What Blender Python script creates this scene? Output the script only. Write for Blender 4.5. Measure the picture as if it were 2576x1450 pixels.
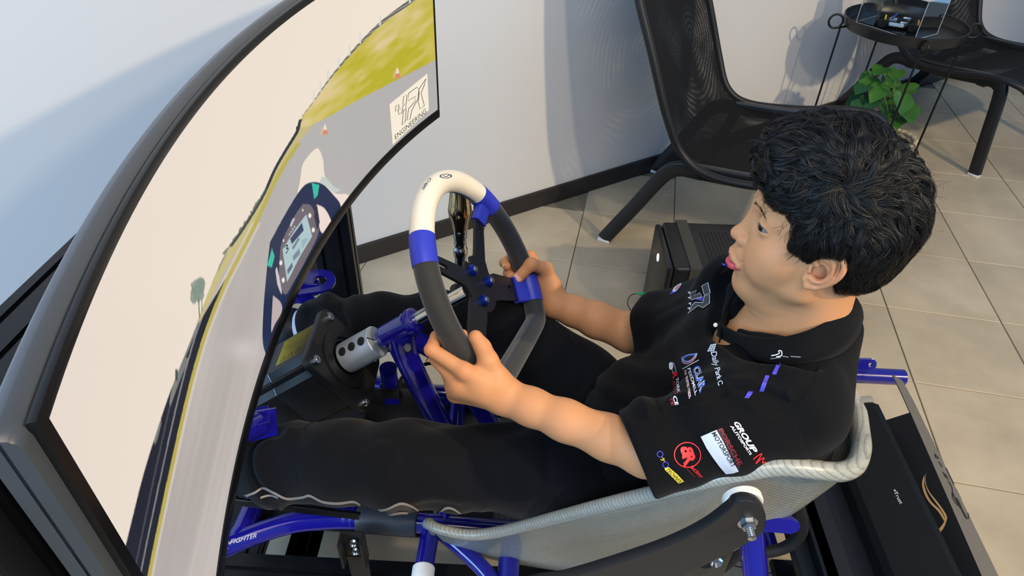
import bpy, bmesh, math, random
import numpy as np
from mathutils import Vector, Matrix, Quaternion
from mathutils.bvhtree import BVHTree
random.seed(7); RNG = np.random.default_rng(7)
for _o in list(bpy.data.objects): bpy.data.objects.remove(_o)
SC = bpy.context.scene
COL = SC.collection
V = lambda *a: np.array(a, dtype=float)

# ---------------------------------------------------------------- camera
FPX, CX, CY, PITCH, ROLL, CAMH = 1707., 1288., 725., .6693, .0315, 1.35
cp, sp, cr, sr = math.cos(PITCH), math.sin(PITCH), math.cos(ROLL), math.sin(ROLL)
CAMR = np.stack([V(1,0,0), V(0,sp,cp), -V(0,cp,-sp)], 1) @ np.array([[cr,-sr,0],[sr,cr,0],[0,0,1]])
CAMO = V(0,0,CAMH)
cam = bpy.data.cameras.new('camera'); camo = bpy.data.objects.new('camera', cam); COL.objects.link(camo)
cam.sensor_fit = 'HORIZONTAL'; cam.sensor_width = 36; cam.lens = 36*FPX/2576; cam.clip_start = .02
camo.matrix_world = Matrix.Translation(Vector(CAMO)) @ Matrix(CAMR.tolist()).to_4x4()
SC.camera = camo

# ---------------------------------------------------------------- light
W = bpy.data.worlds.new('world'); SC.world = W; W.use_nodes = True
bg = W.node_tree.nodes['Background']; bg.inputs[0].default_value = (.35,.61,1.0,1); bg.inputs[1].default_value = .52
def area(name, loc, tgt, sx, sy, power, col):
    l = bpy.data.lights.new(name, 'AREA'); l.shape = 'RECTANGLE'; l.size = sx; l.size_y = sy; l.energy = power; l.color = col
    o = bpy.data.objects.new(name, l); COL.objects.link(o); o.location = loc
    o.rotation_euler = (Vector(tgt)-Vector(loc)).to_track_quat('-Z','Y').to_euler(); return o
def spot(name, loc, tgt, ang, power, col, rad, blend=.5):
    l = bpy.data.lights.new(name, 'SPOT'); l.spot_size = math.radians(ang); l.spot_blend = blend; l.energy = power; l.color = col; l.shadow_soft_size = rad
    o = bpy.data.objects.new(name, l); COL.objects.link(o); o.location = loc
    o.rotation_euler = (Vector(tgt)-Vector(loc)).to_track_quat('-Z','Y').to_euler(); return o
area('window_daylight', (-2.6,-1.6,2.0), (-1.0,1.2,.8), 2.6, 1.8, 170, (.38,.66,1.0))
spot('ceiling_spot_warm', (2.9,-.75,2.75), (.9,1.2,.4), 85, 400, (1.0,.80,.50), .06)
spot('ceiling_spot_second', (2.1,-1.25,2.75), (.9,1.2,.4), 85, 150, (1.0,.81,.53), .09)
area('added_overhead_fill', (.25,-.55,2.85), (.25,.9,.4), 1.5, 1.2, 40, (1.0,.87,.72))  # added soft fill, above and behind the camera, for face and arms
vs = SC.view_settings
SC.display_settings.display_device = 'sRGB'
vs.view_transform = 'Standard'; vs.look = 'None'; vs.exposure = 0.0; vs.gamma = 1.0; vs.use_curve_mapping = False

# ---------------------------------------------------------------- projection helpers (a photo pixel + a real plane -> a point in the room)
def ray(x, y): return CAMR @ V(x-CX, -(y-CY), -FPX)/FPX
def PD(x, y, d): return CAMO + ray(x, y)*d
def PPL(x, y, p, n):
    r = ray(x, y); n = np.asarray(n, float); return CAMO + r*(np.dot(np.asarray(p)-CAMO, n)/np.dot(r, n))
def PY(x, y, Y): return PPL(x, y, (0,Y,0), (0,1,0))
def PX(x, y, X): return PPL(x, y, (X,0,0), (1,0,0))
def PZ(x, y, Z): return PPL(x, y, (0,0,Z), (0,0,1))
def proj(p):
    q = (np.asarray(p, float)-CAMO) @ CAMR
    return np.stack([CX+FPX*q[...,0]/-q[...,2], CY-FPX*q[...,1]/-q[...,2]], -1)
def nrm(v): v = np.asarray(v, float); return v/np.linalg.norm(v)

# ---------------------------------------------------------------- materials
def lin(c):
    if isinstance(c, str):
        c = [int(c[i:i+2],16)/255 for i in (1,3,5)]
        c = [x/12.92 if x <= .04045 else ((x+.055)/1.055)**2.4 for x in c]
    return (c[0], c[1], c[2], 1.0)
MATS = {}
def mat(name, col=(.8,.8,.8), rough=.5, metal=0., spec=.5, coat=0., bump=None, var=None, alpha=1., trans=0., ior=1.45, emit=None, estr=1., sss=0., sheen=0., aniso=0.):
    if name in MATS: return MATS[name]
    m = bpy.data.materials.new(name); m.use_nodes = True; nt = m.node_tree; b = nt.nodes['Principled BSDF']
    b.inputs['Base Color'].default_value = lin(col); b.inputs['Roughness'].default_value = rough; b.inputs['Metallic'].default_value = metal
    b.inputs['Specular IOR Level'].default_value = spec; b.inputs['Coat Weight'].default_value = coat; b.inputs['Coat Roughness'].default_value = .08
    b.inputs['Alpha'].default_value = alpha; b.inputs['Transmission Weight'].default_value = trans; b.inputs['IOR'].default_value = ior
    if sheen: b.inputs['Sheen Weight'].default_value = sheen; b.inputs['Sheen Roughness'].default_value = .5
    if aniso: b.inputs['Anisotropic'].default_value = aniso
    if sss:
        b.inputs['Subsurface Weight'].default_value = sss; b.inputs['Subsurface Radius'].default_value = (1.,.35,.2); b.inputs['Subsurface Scale'].default_value = .006
    if emit: b.inputs['Emission Color'].default_value = lin(emit); b.inputs['Emission Strength'].default_value = estr
    tc = None
    if bump or var: tc = nt.nodes.new('ShaderNodeTexCoord')
    if var:   # (scale, amount, second colour)
        n = nt.nodes.new('ShaderNodeTexNoise'); n.inputs['Scale'].default_value = var[0]; n.inputs['Detail'].default_value = 5
        nt.links.new(tc.outputs['Object'], n.inputs['Vector'])
        r = nt.nodes.new('ShaderNodeMapRange'); r.inputs[1].default_value = .3; r.inputs[2].default_value = .7; r.inputs[4].default_value = var[1]
        nt.links.new(n.outputs['Fac'], r.inputs[0])
        x = nt.nodes.new('ShaderNodeMix'); x.data_type = 'RGBA'; x.inputs[6].default_value = lin(col); x.inputs[7].default_value = lin(var[2])
        nt.links.new(r.outputs[0], x.inputs[0]); nt.links.new(x.outputs[2], b.inputs['Base Color'])
    if bump:  # (scale, strength, distance)
        n = nt.nodes.new('ShaderNodeTexNoise'); n.inputs['Scale'].default_value = bump[0]; n.inputs['Detail'].default_value = 4
        nt.links.new(tc.outputs['Object'], n.inputs['Vector'])
        bp = nt.nodes.new('ShaderNodeBump'); bp.inputs['Strength'].default_value = bump[1]; bp.inputs['Distance'].default_value = bump[2]
        nt.links.new(n.outputs['Fac'], bp.inputs['Height']); nt.links.new(bp.outputs['Normal'], b.inputs['Normal'])
    MATS[name] = m; return m

# ---------------------------------------------------------------- objects
def thing(name, label, cat, loc=(0,0,0), rotz=0., group=None):
    o = bpy.data.objects.new(name, None); COL.objects.link(o); o.location = Vector(loc); o.rotation_euler = (0,0,rotz)
    o.empty_display_size = .05; o['label'] = label; o['category'] = cat
    if group: o['group'] = group
    o['_w'] = 1
    return o
def tag(o, label, cat, group=None):
    o['label'] = label; o['category'] = cat
    if group: o['group'] = group
    return o
def link(name, me, m=None, parent=None, local=False, smooth=True, label=None):
    """parent: verts are in world space unless local"""
    o = bpy.data.objects.new(name, me); COL.objects.link(o)
    if m is not None:
        for k in (m if isinstance(m, (list,tuple)) else [m]): me.materials.append(k)
    if smooth is True: me.shade_smooth()
    elif smooth:
        me.shade_smooth(); me.set_sharp_from_angle(angle=math.radians(smooth))
    if parent is not None:
        o.parent = parent
        if not local:
            L = parent; M = Matrix.Identity(4); ch = []
            while L is not None: ch.append(L); L = L.parent
            M = Matrix.Identity(4)
            for q in reversed(ch): M = M @ q.matrix_parent_inverse @ q.matrix_basis
            o.matrix_parent_inverse = M.inverted()
    if label: o['label'] = label
    return o
def mesh(vs_, fs):
    me = bpy.data.meshes.new('m'); me.from_pydata([tuple(map(float,v)) for v in vs_], [], [tuple(map(int,f)) for f in fs]); me.update(); return me
def npmesh(v, q):
    v = np.ascontiguousarray(v, np.float32); q = np.ascontiguousarray(q, np.int32); n = q.shape[1]
    me = bpy.data.meshes.new('m'); me.vertices.add(len(v)); me.vertices.foreach_set('co', v.ravel())
    me.loops.add(q.size); me.loops.foreach_set('vertex_index', q.ravel())
    me.polygons.add(len(q)); me.polygons.foreach_set('loop_start', np.arange(0, q.size, n, dtype=np.int32))
    me.update(calc_edges=True); me.validate(); return me
class MB:
    def __init__(s): s.v = []; s.f = []
    def add(s, vs_, fs):
        b = len(s.v); s.v += [np.asarray(x, float) for x in vs_]; s.f += [tuple(i+b for i in f) for f in fs]; return s
    def build(s, name, m, parent=None, **k): return link(name, mesh(s.v, s.f), m, parent, **k)
def spline(pts, n=8, closed=False):
    P = [np.asarray(p, float) for p in pts]; out = []; N = len(P)
    rng = range(N) if closed else range(N-1)
    for i in rng:
        p0 = P[(i-1)%N] if closed or i > 0 else 2*P[0]-P[1]; p1 = P[i]; p2 = P[(i+1)%N]
        p3 = P[(i+2)%N] if closed or i+2 < N else 2*P[-1]-P[-2]
        for k in range(n):
            t = k/n; out.append(.5*((2*p1)+(-p0+p2)*t+(2*p0-5*p1+4*p2-p3)*t*t+(-p0+3*p1-3*p2+p3)*t**3))
    if not closed: out.append(P[-1])
    return out
def tube(path, r, segs=12, closed=False, caps=True, up=None, sect=None):
    P = [np.asarray(p, float) for p in path]; N = len(P)
    R = [r]*N if np.isscalar(r) else list(r)
    vs_, fs = [], []
    T = []
    for i in range(N):
        a = P[(i-1)%N] if closed or i > 0 else P[i]; b = P[(i+1)%N] if closed or i < N-1 else P[i]
        T.append(nrm(b-a))
    u = np.asarray(up, float) if up is not None else (V(0,0,1) if abs(T[0][2]) < .9 else V(1,0,0))
    u = nrm(u-T[0]*np.dot(u,T[0]))
    for i in range(N):
        u = nrm(u-T[i]*np.dot(u,T[i])) if up is None else nrm(np.asarray(up)-T[i]*np.dot(up,T[i]))
        w = np.cross(T[i], u)
        if sect is None:
            for k in range(segs):
                a = 2*math.pi*k/segs; vs_.append(P[i]+R[i]*(math.cos(a)*u+math.sin(a)*w))
        else:
            for (sx, sy) in sect: vs_.append(P[i]+R[i]*(sx*u+sy*w))
    S = segs if sect is None else len(sect)
    for i in range(N if closed else N-1):
        j = (i+1)%N
        for k in range(S):
            fs.append((i*S+k, i*S+(k+1)%S, j*S+(k+1)%S, j*S+k))
    if caps and not closed:
        fs.append(tuple(range(S))[::-1]); fs.append(tuple((N-1)*S+k for k in range(S)))
    return vs_, fs
def box(c, h, ax=None, bev=0., seg=2):
    """centre, half sizes, axes rows (3x3)"""
    bm = bmesh.new(); bmesh.ops.create_cube(bm, size=2)
    for v in bm.verts: v.co = Vector((v.co.x*h[0], v.co.y*h[1], v.co.z*h[2]))
    if bev > 0: bmesh.ops.bevel(bm, geom=bm.edges[:], offset=bev, segments=seg, affect='EDGES', profile=.5)
    A = np.eye(3) if ax is None else np.asarray(ax, float)
    vs_ = [np.asarray(c, float)+A.T@np.array(v.co) for v in bm.verts]; bm.verts.index_update()
    fs = [tuple(v.index for v in f.verts) for f in bm.faces]; bm.free(); return vs_, fs
def lathe(prof, c, axis, segs=24, closed=False):
    """prof: [(r, h)] along axis from c"""
    a = nrm(axis); u = nrm(np.cross(a, V(0,0,1) if abs(a[2]) < .9 else V(1,0,0))); w = np.cross(a, u)
    vs_, fs = [], []; c = np.asarray(c, float)
    for (r, h) in prof:
        for k in range(segs):
            t = 2*math.pi*k/segs; vs_.append(c+a*h+r*(math.cos(t)*u+math.sin(t)*w))
    for i in range(len(prof)-1):
        for k in range(segs): fs.append((i*segs+k, i*segs+(k+1)%segs, (i+1)*segs+(k+1)%segs, (i+1)*segs+k))
    if prof[0][0] > 1e-5: fs.append(tuple(range(segs))[::-1])
    if prof[-1][0] > 1e-5: fs.append(tuple((len(prof)-1)*segs+k for k in range(segs)))
    return vs_, fs
def rrect(w, h, r, n=5):
    out = []
    for (cx, cy, a0) in ((w-r,h-r,0),(-w+r,h-r,90),(-w+r,-h+r,180),(w-r,-h+r,270)):
        for k in range(n+1):
            a = math.radians(a0+90*k/n); out.append((cx+r*math.cos(a), cy+r*math.sin(a)))
    return out
def circ(cx, cy, r, n=16, rev=False):
    o = [(cx+r*math.cos(2*math.pi*k/n), cy+r*math.sin(2*math.pi*k/n)) for k in range(n)]
    return o[::-1] if rev else o
def curve_mesh(loops, depth, bev=0.):
    """2D loops (holes allowed) -> solid plate mesh in local xy, thickness depth about z=0"""
    cu = bpy.data.curves.new('c', 'CURVE'); cu.dimensions = '2D'; cu.fill_mode = 'BOTH'; cu.extrude = depth/2; cu.bevel_depth = bev; cu.bevel_resolution = 1
    for L in loops:
        s = cu.splines.new('POLY'); s.points.add(len(L)-1); s.use_cyclic_u = True
        for i, p in enumerate(L): s.points[i].co = (p[0], p[1], 0, 1)
    o = bpy.data.objects.new('t', cu); COL.objects.link(o)
    dg = bpy.context.evaluated_depsgraph_get(); me = bpy.data.meshes.new_from_object(o.evaluated_get(dg))
    bpy.data.objects.remove(o); bpy.data.curves.remove(cu); return me
def plate(name, loops, depth, org, ax, m, parent=None, bev=0., **k):
    """flat plate: local x,y,z axes -> rows of ax"""
    me = curve_mesh(loops, depth, bev); A = np.asarray(ax, float); org = np.asarray(org, float)
    for v in me.vertices: v.co = Vector(org+A.T@np.array(v.co))
    return link(name, me, m, parent, smooth=k.pop('smooth', 30), **k)
def text_mesh(s, shear=0., spacing=1., bold=0., extr=0.):
    cu = bpy.data.curves.new('t', 'FONT'); cu.body = s; cu.shear = shear; cu.space_character = spacing; cu.offset = bold; cu.extrude = extr; cu.resolution_u = 3
    o = bpy.data.objects.new('t', cu); COL.objects.link(o); dg = bpy.context.evaluated_depsgraph_get()
    me = bpy.data.meshes.new_from_object(o.evaluated_get(dg)); bpy.data.objects.remove(o); bpy.data.curves.remove(cu)
    return me
def subdiv_long(bm, L, axes=(0,1)):
    for _ in range(5):
        e = [x for x in bm.edges if (x.verts[0].co-x.verts[1].co).length > L]
        if not e: break
        bmesh.ops.subdivide_edges(bm, edges=e, cuts=1, use_grid_fill=False); bmesh.ops.triangulate(bm, faces=[f for f in bm.faces if len(f.verts) > 3])
def unit_bm(me):
    """text mesh normalised so its bounding box is the unit square"""
    bm = bmesh.new(); bm.from_mesh(me); bpy.data.meshes.remove(me)
    xs = [v.co.x for v in bm.verts]; ys = [v.co.y for v in bm.verts]; x0, x1, y0, y1 = min(xs), max(xs), min(ys), max(ys)
    for v in bm.verts: v.co = Vector(((v.co.x-x0)/max(x1-x0,1e-6), (v.co.y-y0)/max(y1-y0,1e-6), 0))
    return bm
def loops_bm(loops):
    me = curve_mesh(loops, 0.); bm = bmesh.new(); bm.from_mesh(me); bpy.data.meshes.remove(me); return bm
def stroke_loops(pts, w, closed=False):
    P = [np.asarray(p, float) for p in pts]; N = len(P); A, B = [], []
    for i in range(N):
        a = P[(i-1)%N] if closed or i > 0 else P[i]; b = P[(i+1)%N] if closed or i < N-1 else P[i]
        t = nrm(b-a); n = V(-t[1], t[0]); A.append(P[i]+n*w/2); B.append(P[i]-n*w/2)
    return A, B
def strokes_bm(strokes, w):
    bm = bmesh.new()
    for s in strokes:
        closed = s[0] == 'c'; pts = s[1:] if s[0] in ('c','o') else s
        A, B = stroke_loops(pts, w, closed); a = [bm.verts.new((p[0],p[1],0)) for p in A]; b = [bm.verts.new((p[0],p[1],0)) for p in B]
        for i in range(len(a) if closed else len(a)-1):
            j = (i+1)%len(a)
            try: bm.faces.new((a[i],b[i],b[j],a[j]))
            except ValueError: pass
    return bm
def decal(name, bm, quad, target, m, parent, off=.0008, maxlen=.12, label=None, flat=None):
    """flat print laid on a surface. unit square (x right, y up) -> photo quad TL,TR,BR,BL -> nearest hit on the target surface"""
    bmesh.ops.triangulate(bm, faces=bm.faces[:]); subdiv_long(bm, maxlen)
    TL, TR, BR, BL = [V(*q) for q in quad]
    # homography from the unit square
    src = [(0,1),(1,1),(1,0),(0,0)]; dst = [TL,TR,BR,BL]; A = []; b = []
    for (x,y),(u,v) in zip(src, dst):
        A.append([x,y,1,0,0,0,-u*x,-u*y]); b.append(u); A.append([0,0,0,x,y,1,-v*x,-v*y]); b.append(v)
    h = np.append(np.linalg.solve(np.array(A), np.array(b)), 1).reshape(3,3)
    bad = []
    for v in bm.verts:
        q = h @ V(v.co.x, v.co.y, 1); r = nrm(ray(q[0]/q[2], q[1]/q[2]))
        if flat is not None:
            hit = PPL(q[0]/q[2], q[1]/q[2], flat[0], flat[1]); n = nrm(flat[1]); v.co = Vector(hit+n*off)
        else:
            hit, n, i, d = target.ray_cast(Vector(CAMO), Vector(r), 10.)
            if hit is None: bad.append(v); continue
            if n.dot(Vector(r)) > 0: n = -n
            v.co = hit+n*off
    if bad: bmesh.ops.delete(bm, geom=bad, context='VERTS')
    me = bpy.data.meshes.new('m'); bm.to_mesh(me); bm.free()
    if not len(me.polygons): return None
    return link(name, me, m, parent, smooth=False, label=label)
def bvh_of(*objs):
    vs_, fs = [], []
    for o in objs:
        b = len(vs_); M = o.matrix_world if o.parent is None else Matrix.Identity(4)
        vs_ += [v.co.copy() for v in o.data.vertices]; fs += [tuple(i+b for i in p.vertices) for p in o.data.polygons]
    return BVHTree.FromPolygons(vs_, fs)

# ---------------------------------------------------------------- smooth solids: distance field + surface nets
class Field:
    def __init__(s, lo, hi, h):
        s.lo = np.asarray(lo, np.float32); s.h = h; s.n = np.ceil((np.asarray(hi)-np.asarray(lo))/h).astype(int)+1
        s.a = np.full(s.n, .04, np.float32)
    def win(s, lo, hi):
        i0 = np.maximum(np.floor((np.asarray(lo)-s.lo)/s.h).astype(int), 0); i1 = np.minimum(np.ceil((np.asarray(hi)-s.lo)/s.h).astype(int)+1, s.n)
        if np.any(i1 <= i0): return None
        g = [(s.lo[k]+s.h*np.arange(i0[k], i1[k])).astype(np.float32) for k in range(3)]
        return tuple(slice(i0[k], i1[k]) for k in range(3)), g[0][:,None,None], g[1][None,:,None], g[2][None,None,:]
    def op(s, fn, lo, hi, k, sub=False):
        pad = k+3*s.h
        w = s.win(np.asarray(lo)-pad, np.asarray(hi)+pad)
        if w is None: return
        sl, X, Y, Z = w; d = fn(X, Y, Z); a = s.a[sl]
        if sub:
            d = -d; hh = np.maximum(k-np.abs(a-d), 0)/max(k,1e-6); s.a[sl] = np.maximum(a, d)+hh*hh*k*.25
        else:
            hh = np.maximum(k-np.abs(a-d), 0)/max(k,1e-6); s.a[sl] = np.minimum(a, d)-hh*hh*k*.25
    def cap(s, a, b, ra, rb=None, k=.01, sub=False):
        a = np.asarray(a, np.float32); b = np.asarray(b, np.float32); rb = ra if rb is None else rb; ab = b-a; L2 = float(ab@ab)+1e-9
        def fn(X, Y, Z):
            px, py, pz = X-a[0], Y-a[1], Z-a[2]
            t = np.clip((px*ab[0]+py*ab[1]+pz*ab[2])/L2, 0, 1)
            return np.sqrt((px-t*ab[0])**2+(py-t*ab[1])**2+(pz-t*ab[2])**2)-(ra+(rb-ra)*t)
        m = max(ra, rb); s.op(fn, np.minimum(a,b)-m, np.maximum(a,b)+m, k, sub); return s
    def chain(s, pts, rs, k=.008):
        for i in range(len(pts)-1): s.cap(pts[i], pts[i+1], rs[i], rs[i+1], k)
        return s
    def ell(s, c, r, ax=None, k=.01, sub=False):
        c = np.asarray(c, np.float32); r = np.asarray(r, np.float32); A = np.eye(3, dtype=np.float32) if ax is None else np.asarray(ax, np.float32)
        m = float(max(r))
        ext = np.sqrt(((A*r[:,None])**2).sum(0))
        def fn(X, Y, Z):
            px, py, pz = X-c[0], Y-c[1], Z-c[2]
            q = [(A[i,0]*px+A[i,1]*py+A[i,2]*pz)/r[i] for i in range(3)]
            k0 = np.sqrt(q[0]**2+q[1]**2+q[2]**2); k1 = np.sqrt((q[0]/r[0])**2+(q[1]/r[1])**2+(q[2]/r[2])**2)+1e-6
            return k0*(k0-1)/k1
        s.op(fn, c-ext, c+ext, k, sub); return s
    def plane_cut(s, p, n, k=.004, lo=None, hi=None):
        """remove the side n points to, only inside a window"""
        p = np.asarray(p, np.float32); n = nrm(n).astype(np.float32)
        lo = s.lo if lo is None else lo; hi = s.lo+s.h*s.n if hi is None else hi
        s.op(lambda X,Y,Z: -((X-p[0])*n[0]+(Y-p[1])*n[1]+(Z-p[2])*n[2]), lo, hi, k, True); return s
    def warp(s, fn, lo=None, hi=None):
        lo = s.lo if lo is None else lo; hi = s.lo+s.h*s.n if hi is None else hi
        sl, X, Y, Z = s.win(lo, hi); s.a[sl] += fn(X, Y, Z).astype(np.float32); return s
    def nets(s):
        a = s.a; h = s.h; nx, ny, nz = a.shape
        a[0]=a[-1]=.04; a[:,0]=a[:,-1]=.04; a[:,:,0]=a[:,:,-1]=.04
        ins = a < 0
        cnt = np.zeros((nx-1,ny-1,nz-1), np.uint8)
        for i in (0,1):
            for j in (0,1):
                for k in (0,1): cnt += ins[i:nx-1+i, j:ny-1+j, k:nz-1+k]
        act = np.argwhere((cnt > 0) & (cnt < 8)); del cnt
        idm = np.full((nx-1,ny-1,nz-1), -1, np.int32); idm[act[:,0],act[:,1],act[:,2]] = np.arange(len(act), dtype=np.int32)
        P = np.zeros((len(act),3)); C = np.zeros(len(act)); I, J, K = act.T
        cs = [(i,j,k) for i in (0,1) for j in (0,1) for k in (0,1)]
        val = {c: a[I+c[0],J+c[1],K+c[2]].astype(float) for c in cs}
        for c in cs:
            for ax in range(3):
                if c[ax] == 0:
                    d = list(c); d[ax] = 1; d = tuple(d); va, vb = val[c], val[d]; m = (va < 0) != (vb < 0)
                    t = np.where(m, va/np.where(m, va-vb, 1), 0)
                    for q in range(3): P[:,q] += np.where(m, c[q]+(t if q == ax else 0), 0)
                    C += m
        P = (P/C[:,None]+act)*h+s.lo
        quads = []
        for ax in range(3):
            o1, o2 = (ax+1)%3, (ax+2)%3
            sl0 = [slice(None)]*3; sl1 = [slice(None)]*3; sl0[ax] = slice(0,-1); sl1[ax] = slice(1,None)
            e = np.argwhere(ins[tuple(sl0)] != ins[tuple(sl1)])
            e = e[(e[:,o1] > 0) & (e[:,o2] > 0) & (e[:,o1] < a.shape[o1]-1) & (e[:,o2] < a.shape[o2]-1)]
            flip = ins[tuple(e.T)]
            def gid(d1, d2):
                q = e.copy(); q[:,o1] += d1; q[:,o2] += d2; return idm[tuple(q.T)]
            Q = np.stack([gid(-1,-1), gid(0,-1), gid(0,0), gid(-1,0)], 1)
            Q[~flip] = Q[~flip][:,::-1]; quads.append(Q)
        Q = np.concatenate(quads); Q = Q[(Q >= 0).all(1)]
        return P, Q
def join_nets(parts):
    vs_, qs, b = [], [], 0
    for v, q in parts: vs_.append(v); qs.append(q+b); b += len(v)
    return np.concatenate(vs_), np.concatenate(qs)
def relax(P, Q, it=2, lam=.5):
    n = len(P)
    E = np.concatenate([Q[:,[0,1]],Q[:,[1,2]],Q[:,[2,3]],Q[:,[3,0]]]); E = np.concatenate([E, E[:,::-1]])
    deg = np.bincount(E[:,0], minlength=n)[:,None]
    for i in range(it):
        for l in (lam, -lam*1.02):
            S = np.stack([np.bincount(E[:,0], weights=P[E[:,1],k], minlength=n) for k in range(3)], 1)/np.maximum(deg,1)
            P = P+l*(S-P)
    return P
# ================================================================ room shell
def tile_mat():
    m = bpy.data.materials.new('floor_tile'); m.use_nodes = True; nt = m.node_tree; b = nt.nodes['Principled BSDF']; N = nt.nodes.new; Lk = nt.links.new
    g = N('ShaderNodeNewGeometry'); n = N('ShaderNodeTexNoise'); n.inputs['Scale'].default_value = 3.2; n.inputs['Detail'].default_value = 7; n.inputs['Roughness'].default_value = .62
    Lk(g.outputs['Position'], n.inputs['Vector'])
    r = N('ShaderNodeValToRGB'); r.color_ramp.elements[0].position = .33; r.color_ramp.elements[1].position = .68
    r.color_ramp.elements[0].color = lin('#9c907c'); r.color_ramp.elements[1].color = lin('#b5a892'); Lk(n.outputs['Fac'], r.inputs[0])
    oi = N('ShaderNodeObjectInfo'); mr = N('ShaderNodeMapRange'); mr.inputs[3].default_value = .94; mr.inputs[4].default_value = 1.05; Lk(oi.outputs['Random'], mr.inputs[0])
    mx = N('ShaderNodeMix'); mx.data_type = 'RGBA'; mx.blend_type = 'MULTIPLY'; mx.inputs[0].default_value = 1; Lk(r.outputs[0], mx.inputs[6]); Lk(mr.outputs[0], mx.inputs[7]); Lk(mx.outputs[2], b.inputs['Base Color'])
    n2 = N('ShaderNodeTexNoise'); n2.inputs['Scale'].default_value = 60; Lk(g.outputs['Position'], n2.inputs['Vector'])
    bp = N('ShaderNodeBump'); bp.inputs['Strength'].default_value = .12; bp.inputs['Distance'].default_value = .001; Lk(n2.outputs['Fac'], bp.inputs['Height']); Lk(bp.outputs['Normal'], b.inputs['Normal'])
    b.inputs['Roughness'].default_value = .42; b.inputs['Specular IOR Level'].default_value = .4
    return m
M_TILE = tile_mat(); M_GROUT = mat('grout', '#6e6557', .9)
TH = -.1842; TS = .2486*1.35; OX, OY = .6386*1.35, 1.3784*1.35
e1 = V(math.cos(TH), math.sin(TH), 0); e2 = V(-math.sin(TH), math.cos(TH), 0)
WA = V(-.557,1.79,0); WD = V(.836,.548,0); WN = V(.548,-.836,0)
bm = MB(); bm.add(*box((.9,1.4,-.06), (3.6,3.2,.056))); floor = bm.build('floor', M_GROUT, smooth=False); floor['kind'] = 'structure'
tb = box((0,0,-.0035), (TS/2-.0016, TS/2-.0016, .0035), bev=.0012, seg=1); tme = mesh(*tb); tme.materials.append(M_TILE)
for i in range(-9, 10):
    for j in range(-7, 9):
        p = e1*(OX+(i+.5)*TS)+e2*(OY+(j+.5)*TS)
        if np.dot(p-WA, WN) < -.12 or p[1] < -.1 or p[0] > 4 or p[0] < -2.2 or p[1] > 4.2: continue
        t = bpy.data.objects.new('tile', tme); COL.objects.link(t); t.location = Vector(p); t.rotation_euler = (0,0,TH); t.parent = floor
M_WALL = mat('wall_paint', '#c6c5c6', .75, bump=(90,.05,.001))
wm = MB(); wm.add(*box(WA+WD*1.2-WN*.15+V(0,0,1.35), (4.6,.15,1.40), [WD,-WN,V(0,0,1)])); wl = wm.build('wall_back', M_WALL, smooth=False); wl['kind'] = 'structure'
M_BASE = mat('baseboard_dark', '#221f20', .45)
bb = MB(); bb.add(*box(WA+WD*1.2+WN*.006+V(0,0,.034), (4.6,.006,.034), [WD,-WN,V(0,0,1)], .002)); bbo = bb.build('baseboard_back', M_BASE, smooth=False); bbo['kind'] = 'structure'

# ================================================================ mesh lounge chairs
def mesh_fabric():
    m = bpy.data.materials.new('chair_mesh'); m.use_nodes = True; nt = m.node_tree; N = nt.nodes.new; Lk = nt.links.new
    b = nt.nodes['Principled BSDF']; out = nt.nodes['Material Output']
    b.inputs['Base Color'].default_value = lin('#101011'); b.inputs['Roughness'].default_value = .75; b.inputs['Specular IOR Level'].default_value = .15
    tc = N('ShaderNodeTexCoord'); w1 = N('ShaderNodeTexWave'); w1.wave_type = 'RINGS'; w1.inputs['Scale'].default_value = 16; w1.inputs['Distortion'].default_value = 5.; w1.inputs['Detail'].default_value = 1; w1.inputs['Detail Scale'].default_value = .5
    mp = N('ShaderNodeMapping'); mp.inputs['Location'].default_value = (.15,-.1,-.62); Lk(tc.outputs['Object'], mp.inputs[0]); Lk(mp.outputs[0], w1.inputs['Vector'])
    n = N('ShaderNodeTexNoise'); n.inputs['Scale'].default_value = 5.; n.inputs['Detail'].default_value = 2; Lk(tc.outputs['Object'], n.inputs['Vector'])
    mr = N('ShaderNodeMapRange'); mr.inputs[1].default_value = .46; mr.inputs[2].default_value = .72; Lk(n.outputs['Fac'], mr.inputs[0])
    mu = N('ShaderNodeMath'); mu.operation = 'MULTIPLY'; Lk(w1.outputs['Fac'], mu.inputs[0]); Lk(mr.outputs[0], mu.inputs[1])
    m2 = N('ShaderNodeMapRange'); m2.inputs[3].default_value = .02; m2.inputs[4].default_value = .38; Lk(mu.outputs[0], m2.inputs[0])
    v = N('ShaderNodeTexVoronoi'); v.inputs['Scale'].default_value = 260; Lk(tc.outputs['Object'], v.inputs['Vector'])
    m3 = N('ShaderNodeMapRange'); m3.inputs[1].default_value = .2; m3.inputs[2].default_value = .75; m3.inputs[3].default_value = 1.4; m3.inputs[4].default_value = .3; Lk(v.outputs['Distance'], m3.inputs[0])
    m4 = N('ShaderNodeMath'); m4.operation = 'MULTIPLY'; Lk(m2.outputs[0], m4.inputs[0]); Lk(m3.outputs[0], m4.inputs[1])
    tr = N('ShaderNodeBsdfTransparent'); mx = N('ShaderNodeMixShader'); Lk(m4.outputs[0], mx.inputs[0]); Lk(b.outputs[0], mx.inputs[1]); Lk(tr.outputs[0], mx.inputs[2]); Lk(mx.outputs[0], out.inputs[0])
    return m
M_MESH = mesh_fabric(); M_RIM = mat('chair_piping', '#121317', .5, bump=(400,.3,.001)); M_BAR = mat('chair_black_wood', '#131418', .38, coat=.2); M_PAD = mat('felt_pad', '#c9c9c9', .9)
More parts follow.
